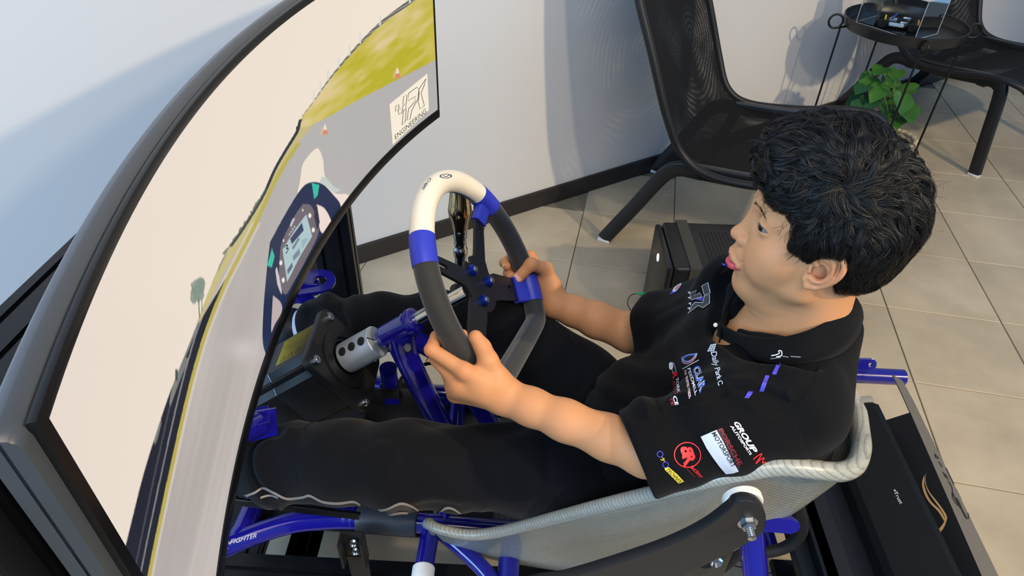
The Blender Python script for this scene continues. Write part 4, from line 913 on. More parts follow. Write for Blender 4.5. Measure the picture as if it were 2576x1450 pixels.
print('seat rim', [tuple(np.round(p,3)) for p in rimL[::8]])
zc = lambda x: .275
cen = spline([V(-.115,SY,.325), V(-.09,SY,.300), V(-.03,SY,.276), V(.06,SY,.262), V(.15,SY,.262), V(.22,SY,.278), V(.255,SY,.31), V(.285,SY,.355), V(.315,SY,.405), V(.345,SY,.46), V(.372,SY,.515), V(.40,SY,.57), V(.43,SY,.615), V(.455,SY,.645), V(.468,SY,.66), V(.475,SY,.668)], 4)
n = len(rimL); K = 30; v, f = [], []
for i in range(n):
    Rl = rimL[i]; C = cen[i]; fw = .48+.30*min(1,i/(n*.55)); gq = 1-.8*max(0,1-i/(n*.85)); Rr = V(Rl[0], SY+(SY-Rl[1])*.95, C[2]+(Rl[2]-C[2])*gq)
    RRI.append(Rr)
    for k in range(K+1):
        t = 2*k/K-1; R = Rl if t < 0 else Rr; a = abs(t)
        # U section: flat across the bottom, then turning up to the rim
        s_ = min(a/.62, 1.); yy = math.sin(s_*math.pi/2)**.9; up = max(0,(a-.25)/.75); up = up*up*(3-2*up)*.35+up**1.6*.65
        p = V(C[0]+(R[0]-C[0])*up, C[1]+(R[1]-C[1])*(yy*(fw+(1-fw)*a**3)), C[2]+(R[2]-C[2])*up); v.append(p)
for i in range(n-1):
    for k in range(K): f.append((i*(K+1)+k, (i+1)*(K+1)+k, (i+1)*(K+1)+k+1, i*(K+1)+k+1))
me = mesh(v, f); so = link('seat', me, M_FIB, ka, label='silver fibreglass bucket seat'); seat = so
md = so.modifiers.new('thick','SOLIDIFY'); md.thickness = .005; md.offset = 0
lp = [p for p in rimL]+RRI[::-1]+[v[k] for k in range(K-1,0,-1)]
lp2 = [lp[0]]
for p in lp[1:]:
    if np.linalg.norm(p-lp2[-1]) > .004: lp2.append(p)
nl = len(rimL); rr = []
for p in lp2: rr.append(.0080+.0040*np.clip((p[0]+.1)/.5,0,1))
m = MB(); m.add(*tube(lp2, rr, 12, closed=True)); m.build('rolled_rim', M_FIB, seat)
# seat stay with washer and bolt
bc = PY(1874,1296,.452)
st_ = [(1832,1272),(1846,1257),(1872,1251),(1900,1259),(1917,1279),(1920,1303),(1912,1328),(1880,1352),(1820,1384),(1700,1445),(1600,1490),(1300,1560),(1200,1530),(1330,1462),(1420,1446),(1560,1404),(1680,1362),(1770,1318)]
pts = [PY(x,y,.452) for x,y in st_]; org = bc
L2 = [(p[0]-org[0], p[2]-org[2]) for p in pts]; L2 = [tuple(q) for q in spline([V(*q) for q in L2], 4, closed=True)]
stay = plate('seat_stay', [L2], .010, org, [V(1,0,0), V(0,0,1), V(0,-1,0)], mat('stay_black','#18181b',.42), ka, bev=.0015)
wc = bc+V(-.003,.006,.012)
m = MB(); m.add(*lathe([(.006,0),(.021,0),(.0225,.0015),(.0225,.0085),(.021,.010),(.006,.010)], wc, (0,1,0), 36)); m.build('spacer_washer', mat('white_plastic2','#dedbd2',.4), stay, smooth=35, label='white plastic spacer washer')
b0 = bc+V(.003,-.0055,-.006)
m = MB(); m.add(*lathe([(.0,.0),(.0115,0),(.0115,.0016),(.0,.0016)], b0, (0,-1,0), 24)); m.build('flat_washer', M_STEEL, stay, smooth=30)
m = MB(); m.add(*lathe([(.0085,.0016),(.0085,.0075),(.007,.0085),(.0,.0085)], b0, (0,-1,0), 6)); m.build('nut', M_STEEL, stay, smooth=False)
m = MB(); m.add(*lathe([(.0045+.0004*(i%2),.0085+.0011*i) for i in range(12)]+[(0,.0215)], b0, (0,-1,0), 16)); m.build('bolt_thread', M_STEEL, stay, smooth=30)
# bent black hose with a red band behind the seat
hs_ = [PY(1985,1215,.60), PY(1998,1250,.60), PY(2012,1290,.60), PY(2018,1325,.60), PY(2008,1352,.60), PY(1975,1378,.60), PY(1925,1391,.60), PY(1860,1398,.60), PY(1800,1400,.60)]
ho = thing('bent_hose', 'bent black hose with a red band, under the back of the kart seat', 'hose', hs_[4])
m = MB(); m.add(*tube(spline(hs_, 6), .0095, 14)); m.build('hose_body', M_RUB, ho)
m = MB(); m.add(*tube([hs_[1]*.8+hs_[0]*.2, hs_[1]*.6+hs_[2]*.4], .0099, 14)); m.build('red_band', mat('red_tape','#d8321c',.5), ho, label='red tape band')
# ================================================================ rear tray, sound bar, bumper plate
ZS = .44
a_ = PZ(2207,1012,ZS); b_ = PZ(2420,1450,ZS); ud = nrm(b_-a_); b_ = b_+ud*.25; pd_ = V(ud[1],-ud[0],0); pd_ = pd_ if pd_[0] < 0 else -pd_   # towards the boy
M_SB = mat('soundbar_black','#07080a',.6,spec=.25)
sbx = thing('sound_bar', 'long black sound bar lying across the rear of the kart, behind the seat', 'speaker', (a_+b_)/2-V(0,0,.05))
sec = [(0,0),(.012,.004),(.060,-.010),(.085,-.022),(.092,-.034),(.092,-.060),(-.004,-.060),(-.004,-.012)]
Lb = np.linalg.norm(b_-a_); v, f = [], []
for t,ins in ((0,.006),(.006,0),(Lb,0)):
    for (q,z) in sec: v.append(a_+ud*t+pd_*(q*(1-ins*6)+ins)+V(0,0,z*(1-ins*4)-ins))
Ks = len(sec)
for i in range(2):
    for k in range(Ks): f.append((i*Ks+k, i*Ks+(k+1)%Ks, (i+1)*Ks+(k+1)%Ks, (i+1)*Ks+k))
f.append(tuple(range(Ks))[::-1]); f.append(tuple(2*Ks+k for k in range(Ks)))
link('bar_body', mesh(v, f), M_SB, sbx, smooth=30)
m = MB(); m.add(*box(a_-ud*.006+pd_*.040+V(0,0,-.026),(.040,.008,.022),[nrm(pd_-V(0,0,.22)),ud,nrm(V(0,0,1)+pd_*.22)],.004)); m.build('end_cap', mat('cap_grey','#84827c',.45), sbx, smooth=30, label='grey end cap')
sbv = bvh_of(sbx.children[0])
decal('brand_print', unit_bm(text_mesh('Trust')), [(2256,1237),(2272,1267),(2264,1270),(2248,1240)], sbv, M_TXW, sbx)
decal('brand_mark', strokes_bm([['o',(0,.6),(.5,1),(.4,.2)],['o',(.4,.9),(1,.5),(.9,0)]],.2), [(2249,1232),(2254,1234),(2252,1240),(2246,1238)], sbv, M_TXW, sbx)
# black lower shelf the bar rests on
shf = thing('rear_shelf', 'black stepped rear shelf under the sound bar behind the seat', 'shelf', (a_+b_)/2-V(0,0,.10))
s0 = a_-V(0,0,.0605)
m = MB(); 
m.add(*box((a_+b_)/2+pd_*.07+V(0,0,-.0665),(.095,Lb/2-.03,.0055),[pd_,ud,V(0,0,1)],.001)); m.build('shelf_plate', M_BLKP, shf, smooth=False)
m = MB(); m.add(*box((a_+b_)/2+pd_*.158+ud*.06+V(0,0,-.0745),(.012,Lb/2-.08,.0135),[pd_,ud,V(0,0,1)],.001)); m.build('shelf_step', M_PRO, shf, smooth=False)
m = MB(); m.add(*box((a_+b_)/2+pd_*.184+ud*.07+V(0,0,-.088),(.013,Lb/2-.09,.010),[pd_,ud,V(0,0,1)],.001)); m.build('shelf_step', M_PRO, shf, smooth=False)
for t in (.12,Lb-.12):
    c = a_+ud*t+pd_*.05; m = MB(); m.add(*box(V(c[0],c[1],(c[2]-.073+.02)/2),(.02,.02,(c[2]-.073-.02)/2),[pd_,ud,V(0,0,1)],.002)); m.build('shelf_post', M_PRO, shf, smooth=False)
    m = MB(); m.add(*box(V(c[0],c[1],.011),(.05,.05,.009),[pd_,ud,V(0,0,1)],.003)); m.build('shelf_foot', M_PRO, shf, smooth=False)
# bumper plate: black inner slope, grey outer strip with cut lettering
bp_ = thing('bumper_plate', 'thin dark bumper plate with cut lettering and painted warm logo light beside the sound bar', 'bumper', (a_+b_)/2-pd_*.06)
M_INN = mat('inner_black','#07080a',.55,spec=.25); M_OUT = mat('plate_grey','#5f5a52',.5)
q0 = a_-pd_*.006+V(0,0,-.052)-ud*.012; e0 = PZ(2290,1038,ZS-.015); e1_ = PZ(2470,1450,ZS-.015); e1_ = e1_+nrm(e1_-e0)*.22
m = MB(); A_ = [q0+ud*.02, q0+ud*Lb, e1_, e0]; 
v = A_+[p-V(0,0,.003) for p in A_]; m.add(v, [(0,1,2),(0,2,3),(6,5,4),(7,6,4),(0,4,5,1),(1,5,6,2),(2,6,7,3),(3,7,4,0)]); inn = m.build('inner_slope', M_INN, bp_, smooth=False)
ol = [PZ(2245,942,ZS-.015), PZ(2270,958,ZS-.02), PZ(2298,1008,ZS-.03), PZ(2512,1450,ZS-.03)]; ol.append(ol[3]+nrm(ol[3]-ol[2])*.22)
il = [PZ(2245,942,ZS-.015), PZ(2266,985,ZS-.015), e0, PZ(2470,1450,ZS-.015), e1_]
v = []; 
for a,b in zip(il, ol): v += [a, b]
nv = len(v); v += [p-V(0,0,.003) for p in v]; f = []
for i in range(4):
    a,b,c,d = 2*i,2*i+1,2*i+3,2*i+2
    if i == 0: f += [(0,3,2),(nv+2,nv+3,nv)]
    else: f += [(a,b,c),(a,c,d),(nv+c,nv+b,nv+a),(nv+d,nv+c,nv+a)]
    f += [(b,nv+b,nv+c,c),(a,d,nv+d,nv+a)]
f += [(8,9,nv+9,nv+8)]
out_ = link('outer_strip', mesh(v, f), M_OUT, bp_, smooth=False)
ob = bvh_of(out_); ib = bvh_of(inn)
M_CUT = mat('cut_black','#12110f',.6); M_PLIGHT = mat('painted_warm_light','#b08c5c',.35, metal=.3)
T24 = lambda L: [(2200+x/2.636, 900+y/2.636) for x,y in L]
def px_strokes(nm, strokes, w, tgt, mt, par):
    """strokes in photo pixels"""
    P = [p for s in strokes for p in s]; x0,x1 = min(p[0] for p in P)-3, max(p[0] for p in P)+3; y0,y1 = min(p[1] for p in P)-3, max(p[1] for p in P)+3
    S = max(x1-x0, y1-y0); ss = [['o']+[((x-x0)/S,(y0+S-y)/S) for x,y in crv(s,5)] for s in strokes]
    decal(nm, strokes_bm(ss, w/S), [(x0,y0),(x0+S,y0),(x0+S,y0+S),(x0,y0+S)], tgt, mt, par, maxlen=.05)
px_strokes('cut_letters', [T24([(398,640),(405,665),(424,672)]), T24([(398,640),(424,672)]), T24([(424,690),(447,728)]), T24([(452,760),(474,800),(468,775),(488,812)]), T24([(474,735),(500,790),(540,870),(600,990),(622,1050),(618,1072),(600,1060),(570,1000),(530,930),(512,905)]), T24([(486,820),(510,860),(520,905),(545,960),(575,1010),(570,985),(548,940)]), T24([(512,895),(520,940),(552,985)]), T24([(540,930),(580,1010),(612,1066)])], 1.6, ob, M_CUT, bp_)
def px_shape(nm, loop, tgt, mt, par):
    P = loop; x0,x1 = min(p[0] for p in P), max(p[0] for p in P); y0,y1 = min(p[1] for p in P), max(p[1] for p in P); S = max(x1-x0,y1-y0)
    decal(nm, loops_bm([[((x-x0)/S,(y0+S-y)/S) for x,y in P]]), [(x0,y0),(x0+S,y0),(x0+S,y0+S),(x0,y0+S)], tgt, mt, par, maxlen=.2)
px_shape('painted_logo_light', T24(crv([(330,780),(316,830),(322,880),(342,930),(378,980),(420,1020),(455,1075),(468,1095),(462,1060),(432,1010),(380,960),(348,905),(330,850)],3)), ib, M_PLIGHT, bp_)  # warm light cast through the cut logo, painted as gold shapes
px_shape('painted_logo_light', T24(crv([(346,765),(338,800),(345,850),(370,900),(410,950),(455,1010),(480,1055),(478,1085),(455,1140),(410,1185),(388,1160),(430,1135),(460,1095),(466,1060),(440,1010),(395,950),(355,890),(335,830),(336,790)],3)), ib, M_PLIGHT, bp_)
px_shape('painted_logo_light', T24([(320,932),(345,975),(375,1060),(405,1140),(392,1150),(372,1090),(345,1010)]), ib, M_PLIGHT, bp_)
# ================================================================ the boy
TIP = PD(1836.7,582.5,.79)
YAW, PIT = .30, .03
HF = V(-math.cos(YAW)*math.cos(PIT), math.sin(YAW)*math.cos(PIT), math.sin(PIT)); HL = nrm(np.cross(V(0,0,1), HF)); HU = np.cross(HF, HL)
HA = [HF, HL, HU]
def hd(x, y, z): return TIP+(HF*x+HL*y+HU*z)/1000.
def wab(a, dr=0., dn=0., phi=None, rho=None):
    a = math.radians(a); d = SR*math.sin(a)+SU*math.cos(a); rr_ = rim_r(a-AX0)
    if phi is not None: p = math.radians(phi); return C0+d*(rr_+rho*math.cos(p))+SN*rho*math.sin(p)
    return C0+d*(rr_+dr)+SN*dn
boy = thing('person', 'boy with curly black hair in a black polo shirt, sitting and holding the steering wheel', 'person', V(.2,SY,.27))
# ---- skin: head and neck
hx = Field(TIP+V(-.03,-.13,-.20), TIP+V(.25,.12,.17), .00135)
# field box is in room axes; shapes are given in head axes
E_ = lambda c, r, k=10, sub=False: hx.ell(hd(*c), [x/1000. for x in r], HA, k/1000., sub)
Cp = lambda a, b, ra, rb=None, k=8, sub=False: hx.cap(hd(*a), hd(*b), ra/1000., (rb if rb is not None else ra)/1000., k/1000., sub)
E_((-97,0,57),(81,70,70))
E_((-64,0,8),(46,53,70),16)
E_((-40,0,-58),(18,20,16),14)
for s in (1,-1):
    Cp((-42,10*s,-58),(-84,41*s,-26),15,15,16); Cp((-84,41*s,-26),(-90,49*s,10),15,15,16)
    E_((-48,29*s,-12),(25,25,28),16); E_((-58,43*s,8),(24,16,20),16)
E_((-28.5,0,-33),(18.0,21.5,23),10); E_((-23.5,0,-19),(12.8,18,10),13)

for s in (1,-1): Cp((-24.5,8*s,45),(-37,37*s,46),7.5,7.5,10)
for s in (1,-1): E_((-19,30*s,34),(10,14,10),12,True)
for s in (1,-1): Cp((-36.5,31*s,35.5),(-37,32*s,35.5),14.0,14.0,3)
Cp((-24,0,34),(-14.5,0,8),7.5,7.5,9); E_((-10.3,0,.5),(10.0,9.2,9.0),6)
for s in (1,-1): E_((-16.5,11*s,-1.5),(8.6,6.4,7.4),3.5)
for s in (1,-1): E_((-10.5,6*s,-9.2),(4.2,2.6,3.0),2.,True); Cp((-24.5,12*s,-6),(-25,22*s,-22),1.2,1.2,7,True)
# lips
for s in (1,-1):
    Cp((-9.6,3.*s,-25.2),(-12.5,11*s,-27.2),4.7,4.2,3.5); Cp((-12.5,11*s,-27.2),(-18.6,20*s,-30.6),4.2,3.0,3.)
    Cp((-11.4,0,-39.8),(-13.4,9*s,-38.4),6.2,5.6,2.5); Cp((-13.4,9*s,-38.4),(-18.8,19.5*s,-33.2),5.6,3.2,2.5)
    Cp((-6.5,0,-32.4),(-11.5,10*s,-32.4),2.0,1.7,1.5,True); Cp((-10.5,10*s,-32.6),(-16.2,19*s,-31.8),1.7,1.1,1.2,True)
Cp((-14,-9,-50),(-14,9,-50),3.,3.,9,True)
E_((-34.5,0,-63.5),(14.5,15,14.5),8)
# eyes: opening between the lids
for s in (1,-1):
    ea1 = nrm(V(.86,.51*s,0)); ea2 = V(-ea1[1],ea1[0],0)*s; 
    A3 = [HF*ea1[0]+HL*ea1[1], HF*ea2[0]+HL*ea2[1]-HU*.10*0, HU]
    hx.ell(hd(-25.5,34.5*s,35.0), (.012,.0135,.0033), A3, .0012, True)
E_((-96,-64,17),(15,8,24),6)
# neck
NB = V(.366,.648,.775)
hx.cap(hd(-102,0,-8), NB, .047, .052, .02); hx.cap(hd(-72,0,-74), NB+V(-.03,0,.01), .030, .040, .03); hx.cap(hd(-112,22,12), NB+V(-.02,-.035,0), .016, .014, .02); hx.cap(hd(-112,-22,12), NB+V(-.02,.035,0), .016, .014, .02)
hx.ell(NB+V(-.02,0,-.03), (.085,.125,.05), None, .03)
HP, HQ = hx.nets(); HP = relax(HP, HQ, 1)
del hx
# left ear, finer grid
ef = Field(hd(-97,72,18)-.042, hd(-97,72,18)+.042, .0008)
def EE(c, r, k=3, sub=False): ef.ell(hd(*c), [x/1000. for x in r], EA, k/1000., sub)
def EC(a, b, ra, rb=None, k=2.5, sub=False): ef.cap(hd(*a), hd(*b), ra/1000., (ra if rb is None else rb)/1000., k/1000., sub)
# the auricle leans out towards the back
ex_ = nrm(HF*.93-HL*.36); ey_ = nrm(np.cross(HU, ex_)); ey_ = ey_ if np.dot(ey_,HL) > 0 else -ey_; EA = [ex_, ey_, HU]
def yy_(x): return 66.+(-84-x)*.40
def ep(x, z, dy=0.): return (x, yy_(x)+dy, z*1.04+2.5)
hel = [(-90.5,19.5,.5),(-86.5,22.5,1.2),(-84.2,28,2.),(-85.2,35,2.6),(-89.5,40.5,3.),(-96,43,3.2),(-103,41.2,3.),(-108.3,36,2.6),(-110.8,28.5,2.4),(-110.4,20,2.),(-107.5,11.5,1.4),(-103,4,.6),(-98,-2,0),(-93,-6,-.4)]
hs2 = spline([V(*ep(a,b,c)) for a,b,c in hel], 4)
EE(ep(-97.5,21,-1.5),(12.6,2.6,21),4); EE(ep(-90.5,-2.5,-.8),(7.2,3.2,8.2),4)
for a, b in zip(hs2[:-1], hs2[1:]): EC(a, b, 2.5, 2.5, 2.0)
EC(ep(-93,-6,-.5), ep(-86.5,-7.5,-.8), 2.6, 3.0, 4); EC(ep(-86.5,-7.5,-.8), ep(-82.5,0,-1.2), 3.0, 2.6, 4); EC(ep(-82.5,0,-1.2), ep(-82,9,-1.5), 2.6, 3., 4)
an = spline([V(*ep(a,b,c)) for a,b,c in [(-95,36,.2),(-101.2,30,1.4),(-103.6,21.5,1.8),(-102.2,12.5,1.6),(-97.5,5.2,1.3),(-91.5,2.2,1.2)]], 4)
for a, b in zip(an[:-1], an[1:]): EC(a, b, 2.2, 2.2, 2.6)
EC(ep(-89,31,-.2), ep(-101,27.5,.8), 2.0, 2.0, 2.4)
EC(ep(-82.8,18,-.6), ep(-84.8,11.5,1.2), 3.2, 3.0, 3); EC(ep(-86.5,3.5,.6), ep(-90,2.,1.), 2.4,2.4,2.4)
EE(ep(-91.5,35,2.),(3.6,2.6,3.4),2.,True); EE(ep(-106.2,27,2.4),(1.9,2.2,10),1.6,True); EE(ep(-92,24.6,2.2),(3.6,2.8,2.4),1.6,True)
EC((-92,53,14),(-88,55,10), 9, 9, 4); EC((-99,58,32),(-99,60,28), 7, 7, 4)
EE(ep(-93.5,13.5,-1.),(6.6,9.0,9.0),2.,True); EE(ep(-89,13,-2.),(4.,7.,5.6),2.,True)
XP, XQ = ef.nets(); XP = relax(XP, XQ, 1); del ef
# ---- left arm and hand
M_ = lambda *q: [np.asarray(x, float) for x in q]
def hand(fl, wrist, mcp, pip, dip, tip, thumb, palm_in, fr=(.0086,.0089,.0084,.0075)):
    for i in range(4):
        r = fr[i]
        fl.chain([wrist*.55+mcp[i]*.45, mcp[i]], [.0145,.0112], .012)
        fl.chain([mcp[i], pip[i]], [r*1.16, r*1.02], .0055); fl.chain([pip[i], dip[i], tip[i]], [r*1.02, r*.93, r*.84], .003)
    fl.chain(thumb, [.0165,.0120,.0098,.0092][:len(thumb)], .007)
    fl.chain([wrist, (mcp[0]+mcp[1])/2*.5+wrist*.5, (mcp[1]+mcp[2])/2], [.0205,.0165,.011], .014)
    fl.cap(wrist*.6+palm_in*.4, palm_in, .016, .0125, .012)
    fl.cap(wrist, thumb[0], .0185, .0155, .012)
la = Field(V(-.125,.435,.60), V(.30,.72,.86), .00165)
LW = PY(1268,997,.590); LM = [wab(-89,phi=14,rho=.0325), wab(-93.5,phi=-16,rho=.0335), wab(-97.5,phi=-40,rho=.036), wab(-102,phi=-54,rho=.041)]
LP = [wab(-77.5,phi=-48,rho=.0305), wab(-83,phi=-62,rho=.0305), wab(-90,phi=-82,rho=.0315), wab(-96.5,phi=-95,rho=.0325)]
LD = [wab(-76.5,phi=-108,rho=.0265), wab(-82.5,phi=-118,rho=.0268), wab(-89,phi=-132,rho=.0265), wab(-96,phi=-138,rho=.0265)]
LT = [wab(-77,phi=-165,rho=.0245), wab(-83,phi=-178,rho=.0245), wab(-90,phi=-188,rho=.0245), wab(-97,phi=-190,rho=.024)]
LTH = [LW*.5+wab(-95,phi=62,rho=.038)*.5, wab(-92.5,phi=70,rho=.0335), wab(-88,phi=92,rho=.0285), wab(-82.5,phi=100,rho=.0262)]
hand(la, LW, LM, LP, LD, LT, LTH, wab(-96,phi=30,rho=.031))
LE = PY(1625,1139,.510); LS = PY(1965,1005,.545)
mid = LW*.62+LE*.38+V(0,-.004,0)
la.chain([LW, LW*.8+LE*.2, LW*.55+LE*.45, LW*.25+LE*.75, LE, LE*.5+LS*.5], [.0222,.0226,.0244,.0264,.0278,.034], .012)
0 and la.cap(LW+(LE-LW)*.02+V(0,-.012,.006), LW+(LE-LW)*.10+V(0,-.008,.004), .009,.010,.014)
# do not cut into the rim
def carve(fl, a0, a1):
    pts = [wab(a) for a in np.linspace(a0, a1, 14)]
    for p, q in zip(pts[:-1], pts[1:]): fl.cap(p, q, WT+.0004, None, .0012, True)
carve(la, -125, -60)
LPn, LQn = la.nets(); LPn = relax(LPn, LQn, 1); del la
# ---- right arm and hand
ra = Field(V(-.075,.80,.50), V(.30,.99,.80), .0017)
RW = PY(1394,764,.878); RM = [wab(116,phi=8,rho=.034), wab(121.5,phi=2,rho=.035), wab(127,phi=0,rho=.035), wab(132,phi=2,rho=.034)]
RP = [wab(113,phi=-48,rho=.0315), wab(119.5,phi=-52,rho=.0315), wab(126,phi=-55,rho=.031), wab(132,phi=-55,rho=.0295)]
RD = [wab(113,phi=-95,rho=.0275), wab(120,phi=-100,rho=.0272), wab(126.5,phi=-105,rho=.0268), wab(132,phi=-110,rho=.0258)]
RT = [wab(115,phi=-136,rho=.0265), wab(122.5,phi=-142,rho=.0268), wab(128,phi=-150,rho=.0258), wab(133,phi=-155,rho=.0248)]
RTH = [RW*.45+wab(127,phi=60,rho=.036)*.55, wab(125,phi=66,rho=.0335), wab(119.5,phi=128,rho=.0282), wab(125.5,phi=186,rho=.0262)]
hand(ra, RW, RM, RP, RD, RT, RTH, wab(127,phi=30,rho=.031))
RE = PY(1585,838,.872); RS = PY(1762,788,.80)
ra.chain([RW, RW*.75+RE*.25, RW*.45+RE*.55, RE, RE*.5+RS*.5], [.0228,.0252,.0300,.033,.036], .012)
carve(ra, 90, 150)
RPn, RQn = ra.nets(); RPn = relax(RPn, RQn, 1); del ra
# ---- hidden trunk that joins head, arms and hips under the clothes
tr = Field(V(.08,.50,.36), V(.47,.86,.86), .006)
tr.chain([NB, V(.335,.655,.70), V(.30,.66,.55), V(.27,.665,.42)], [.055,.085,.085,.085], .03); tr.chain([LS+V(.0,.01,-.02), V(.345,.655,.74), RS+V(.0,0,-.02)], [.035,.06,.035], .03)
tr.chain([LS+V(.01,.01,-.01), LE*.5+LS*.5], [.036,.034], .02); tr.chain([RS, RE*.5+RS*.5], [.036,.034], .02)
TPn, TQn = tr.nets(); del tr
HP, HQ = join_nets([(HP,HQ),(XP,XQ)])
BP, BQ = join_nets([(HP,HQ),(LPn,LQn),(RPn,RQn),(TPn,TQn)])
bme = npmesh(BP, BQ)
# natural skin colour differences: lips, ear, knuckles
nv = len(BP); loc = (BP-TIP); lx, ly, lz = loc@HF*1000, loc@HL*1000, loc@HU*1000
tint = np.zeros((nv,4), np.float32); tint[:,3] = 1
isH = np.arange(nv) < len(HP)
def segd(a, b):
    a = np.array(a, float); b = np.array(b, float); P = np.stack([lx,np.abs(ly),lz],1); ab = b-a; t = np.clip((P-a)@ab/(ab@ab),0,1); return np.linalg.norm(P-a-t[:,None]*ab, axis=1)
lipU = np.minimum(segd((-8.5,0,-26.8),(-12,11,-28.2))-5.2, segd((-12,11,-28.2),(-18.6,20,-30.6))-3.2); lipL = np.minimum(segd((-11.4,0,-39.8),(-13.4,9,-38.4))-6.6, segd((-13.4,9,-38.4),(-18.6,18.5,-33.6))-3.9)
tint[:,0] = np.where(isH, np.maximum(.42*np.clip(1-(lipU+1.2)/1.6, 0, 1), np.clip(1-lipL/1.6, 0, 1)), 0)
earr = .6*np.exp(-(((lx+100)/14)**2+((lz-20)/26)**2))*(np.abs(ly) > 60); nose = np.exp(-((lx+8)/9)**2-(ly/14)**2-((lz+1)/10)**2)
tint[:,1] = np.where(isH, np.clip(earr*.8+nose*.35, 0, 1), 0)
for q in LM+LP+LT+RM+RP+RT+[LTH[2],RTH[2],LTH[3],RTH[3]]: tint[:,1] = np.maximum(tint[:,1], .55*np.exp(-((BP-q)**2).sum(1)/.011**2)*(~isH))
# throat, lids and nostril edge keep the base colour
ca = bme.color_attributes.new('tint', 'FLOAT_COLOR', 'POINT'); ca.data.foreach_set('color', tint.ravel())
mk_ = bpy.data.materials.new('skin'); mk_.use_nodes = True; nt = mk_.node_tree; b = nt.nodes['Principled BSDF']; N = nt.nodes.new; Lk = nt.links.new
at = N('ShaderNodeAttribute'); at.attribute_name = 'tint'; sp_ = N('ShaderNodeSeparateColor'); Lk(at.outputs['Color'], sp_.inputs[0])
x1 = N('ShaderNodeMix'); x1.data_type = 'RGBA'; x1.inputs[6].default_value = lin('#c98f63'); x1.inputs[7].default_value = lin('#c67a56'); Lk(sp_.outputs[1], x1.inputs[0])
x2 = N('ShaderNodeMix'); x2.data_type = 'RGBA'; Lk(x1.outputs[2], x2.inputs[6]); x2.inputs[7].default_value = lin('#d04f5d'); Lk(sp_.outputs[0], x2.inputs[0]); Lk(x2.outputs[2], b.inputs['Base Color'])
b.inputs['Roughness'].default_value = .52; b.inputs['Specular IOR Level'].default_value = .26; b.inputs['Subsurface Weight'].default_value = .25; b.inputs['Subsurface Radius'].default_value = (1,.35,.2); b.inputs['Subsurface Scale'].default_value = .004
n = N('ShaderNodeTexNoise'); n.inputs['Scale'].default_value = 900; tc = N('ShaderNodeTexCoord'); Lk(tc.outputs['Object'], n.inputs['Vector']); bp = N('ShaderNodeBump'); bp.inputs['Strength'].default_value = .06; bp.inputs['Distance'].default_value = .0006; Lk(n.outputs['Fac'], bp.inputs['Height']); Lk(bp.outputs['Normal'], b.inputs['Normal'])
body = link('body', bme, mk_, boy); BODYB = BVHTree.FromPolygons([tuple(p) for p in HP], [tuple(map(int,q)) for q in HQ])
# eyes
M_EYE = mat('eye_white', '#77736f', .15, coat=.6); M_IRIS = mat('iris_dark', '#1d120d', .12, coat=.8)
gz = nrm(HF*.93+HL*.26+HU*.0)
for s in (1,-1):
    c = hd(-36.5,31*s,35.5); m = MB(); m.add(*lathe([(.0132*math.sin(t), .0132*math.cos(t)) for t in np.linspace(math.pi,0,18)], c, gz, 28)); eo = m.build('eyeball', M_EYE, boy)
    m = MB(); m.add(*lathe([(.01335*math.sin(t), .01335*math.cos(t)) for t in np.linspace(.62,0,8)], c, gz, 28)); m.build('iris', M_IRIS, eo)
# finger nails seen on the right hand
M_NAIL = mat('nail', '#e3b09a', .25, coat=.3)
def nail(tip, prev, up, r):
    t = nrm(tip-prev); u = nrm(up-t*np.dot(up,t)); w = np.cross(t,u); v, f = [], []
    for i in range(6):
        for k in range(7):
            y = (k/6-.5)*2; a = y*.9; ln = -.25+1.15*i/5; ln = ln-(.22*y*y if i > 3 else 0); v.append(tip+t*r*ln+(u*math.cos(a)+w*math.sin(a))*(r*1.045-(r*.16*(i/5)**2)))
    for i in range(5):
        for k in range(6): f.append((i*7+k,i*7+k+1,i*7+k+8,i*7+k+7))
    me = mesh(v, f); o = link('finger_nail', me, M_NAIL, boy); return o
for i in (0,1): nail(RT[i], RD[i], nrm(RT[i]-wab(118)), .0086*.84)
nail(RTH[3], RTH[2], nrm(RTH[3]-wab(125)), .0092)

# ---- shirt
sh = Field(V(.05,.42,.36), V(.53,.93,.89), .0025)
LSs = LS+V(.004,.012,-.012); RSs = RS+V(.004,-.01,-.012)
sh.ell(V(.328,.655,.66), (.100,.148,.15), None, .03); sh.ell(V(.348,.652,.732), (.078,.135,.070), None, .05)
sh.ell(V(.285,.668,.52), (.125,.140,.14), None, .06); sh.ell(V(.205,.675,.535), (.085,.125,.10), None, .06)
sh.cap(LSs, RSs, .060, .058, .05)
sh.ell(V(.352,.655,.63), (.078,.135,.16), None, .04)
LSE = PY(1612,1140,.512); RSE = PY(1690,836,.855)
sh.chain([LSs, LS*.55+LE*.45+V(0,.002,-.006), LSE+V(0,0,0), LSE+(LE-LS)*.25], [.060,.0535,.0475,.046], .035)
sh.chain([RSs, RS*.5+RE*.5+V(0,0,-.004), RSE, RSE+(RE-RS)*.25], [.058,.050,.043,.042], .03)
sh.chain([RSs, PY(1838,716,.745), NB+V(.01,.02,-.01)], [.050,.036,.05], .03); sh.cap(NB+V(.0,0,-.03), NB+V(.012,0,.020), .066, .058, .03)
# cloth folds (cut before the openings so hems stay clean)
def folds(X, Y, Z):
    d = np.sqrt((X-LSs[0])**2+(Y-LSs[1])**2+(Z-LSs[2])**2)
    a = .0017*np.sin(95*(X*.55+Z*.75-Y*.35)+6*np.sin(9*Y+7*X))*np.exp(-((d-.10)/.09)**2)
    b_ = .0018*np.sin(70*(Z+.55*X)+5*np.sin(11*Y)+8*X)*np.exp(-((Z-.56)/.10)**2)*(X < .34)
    c = .0013*np.sin(120*(Y*.8+X*.5)+6*np.sin(10*Z))*np.exp(-((X-.22)/.09)**2)
    return a+b_+c
sh.warp(folds)
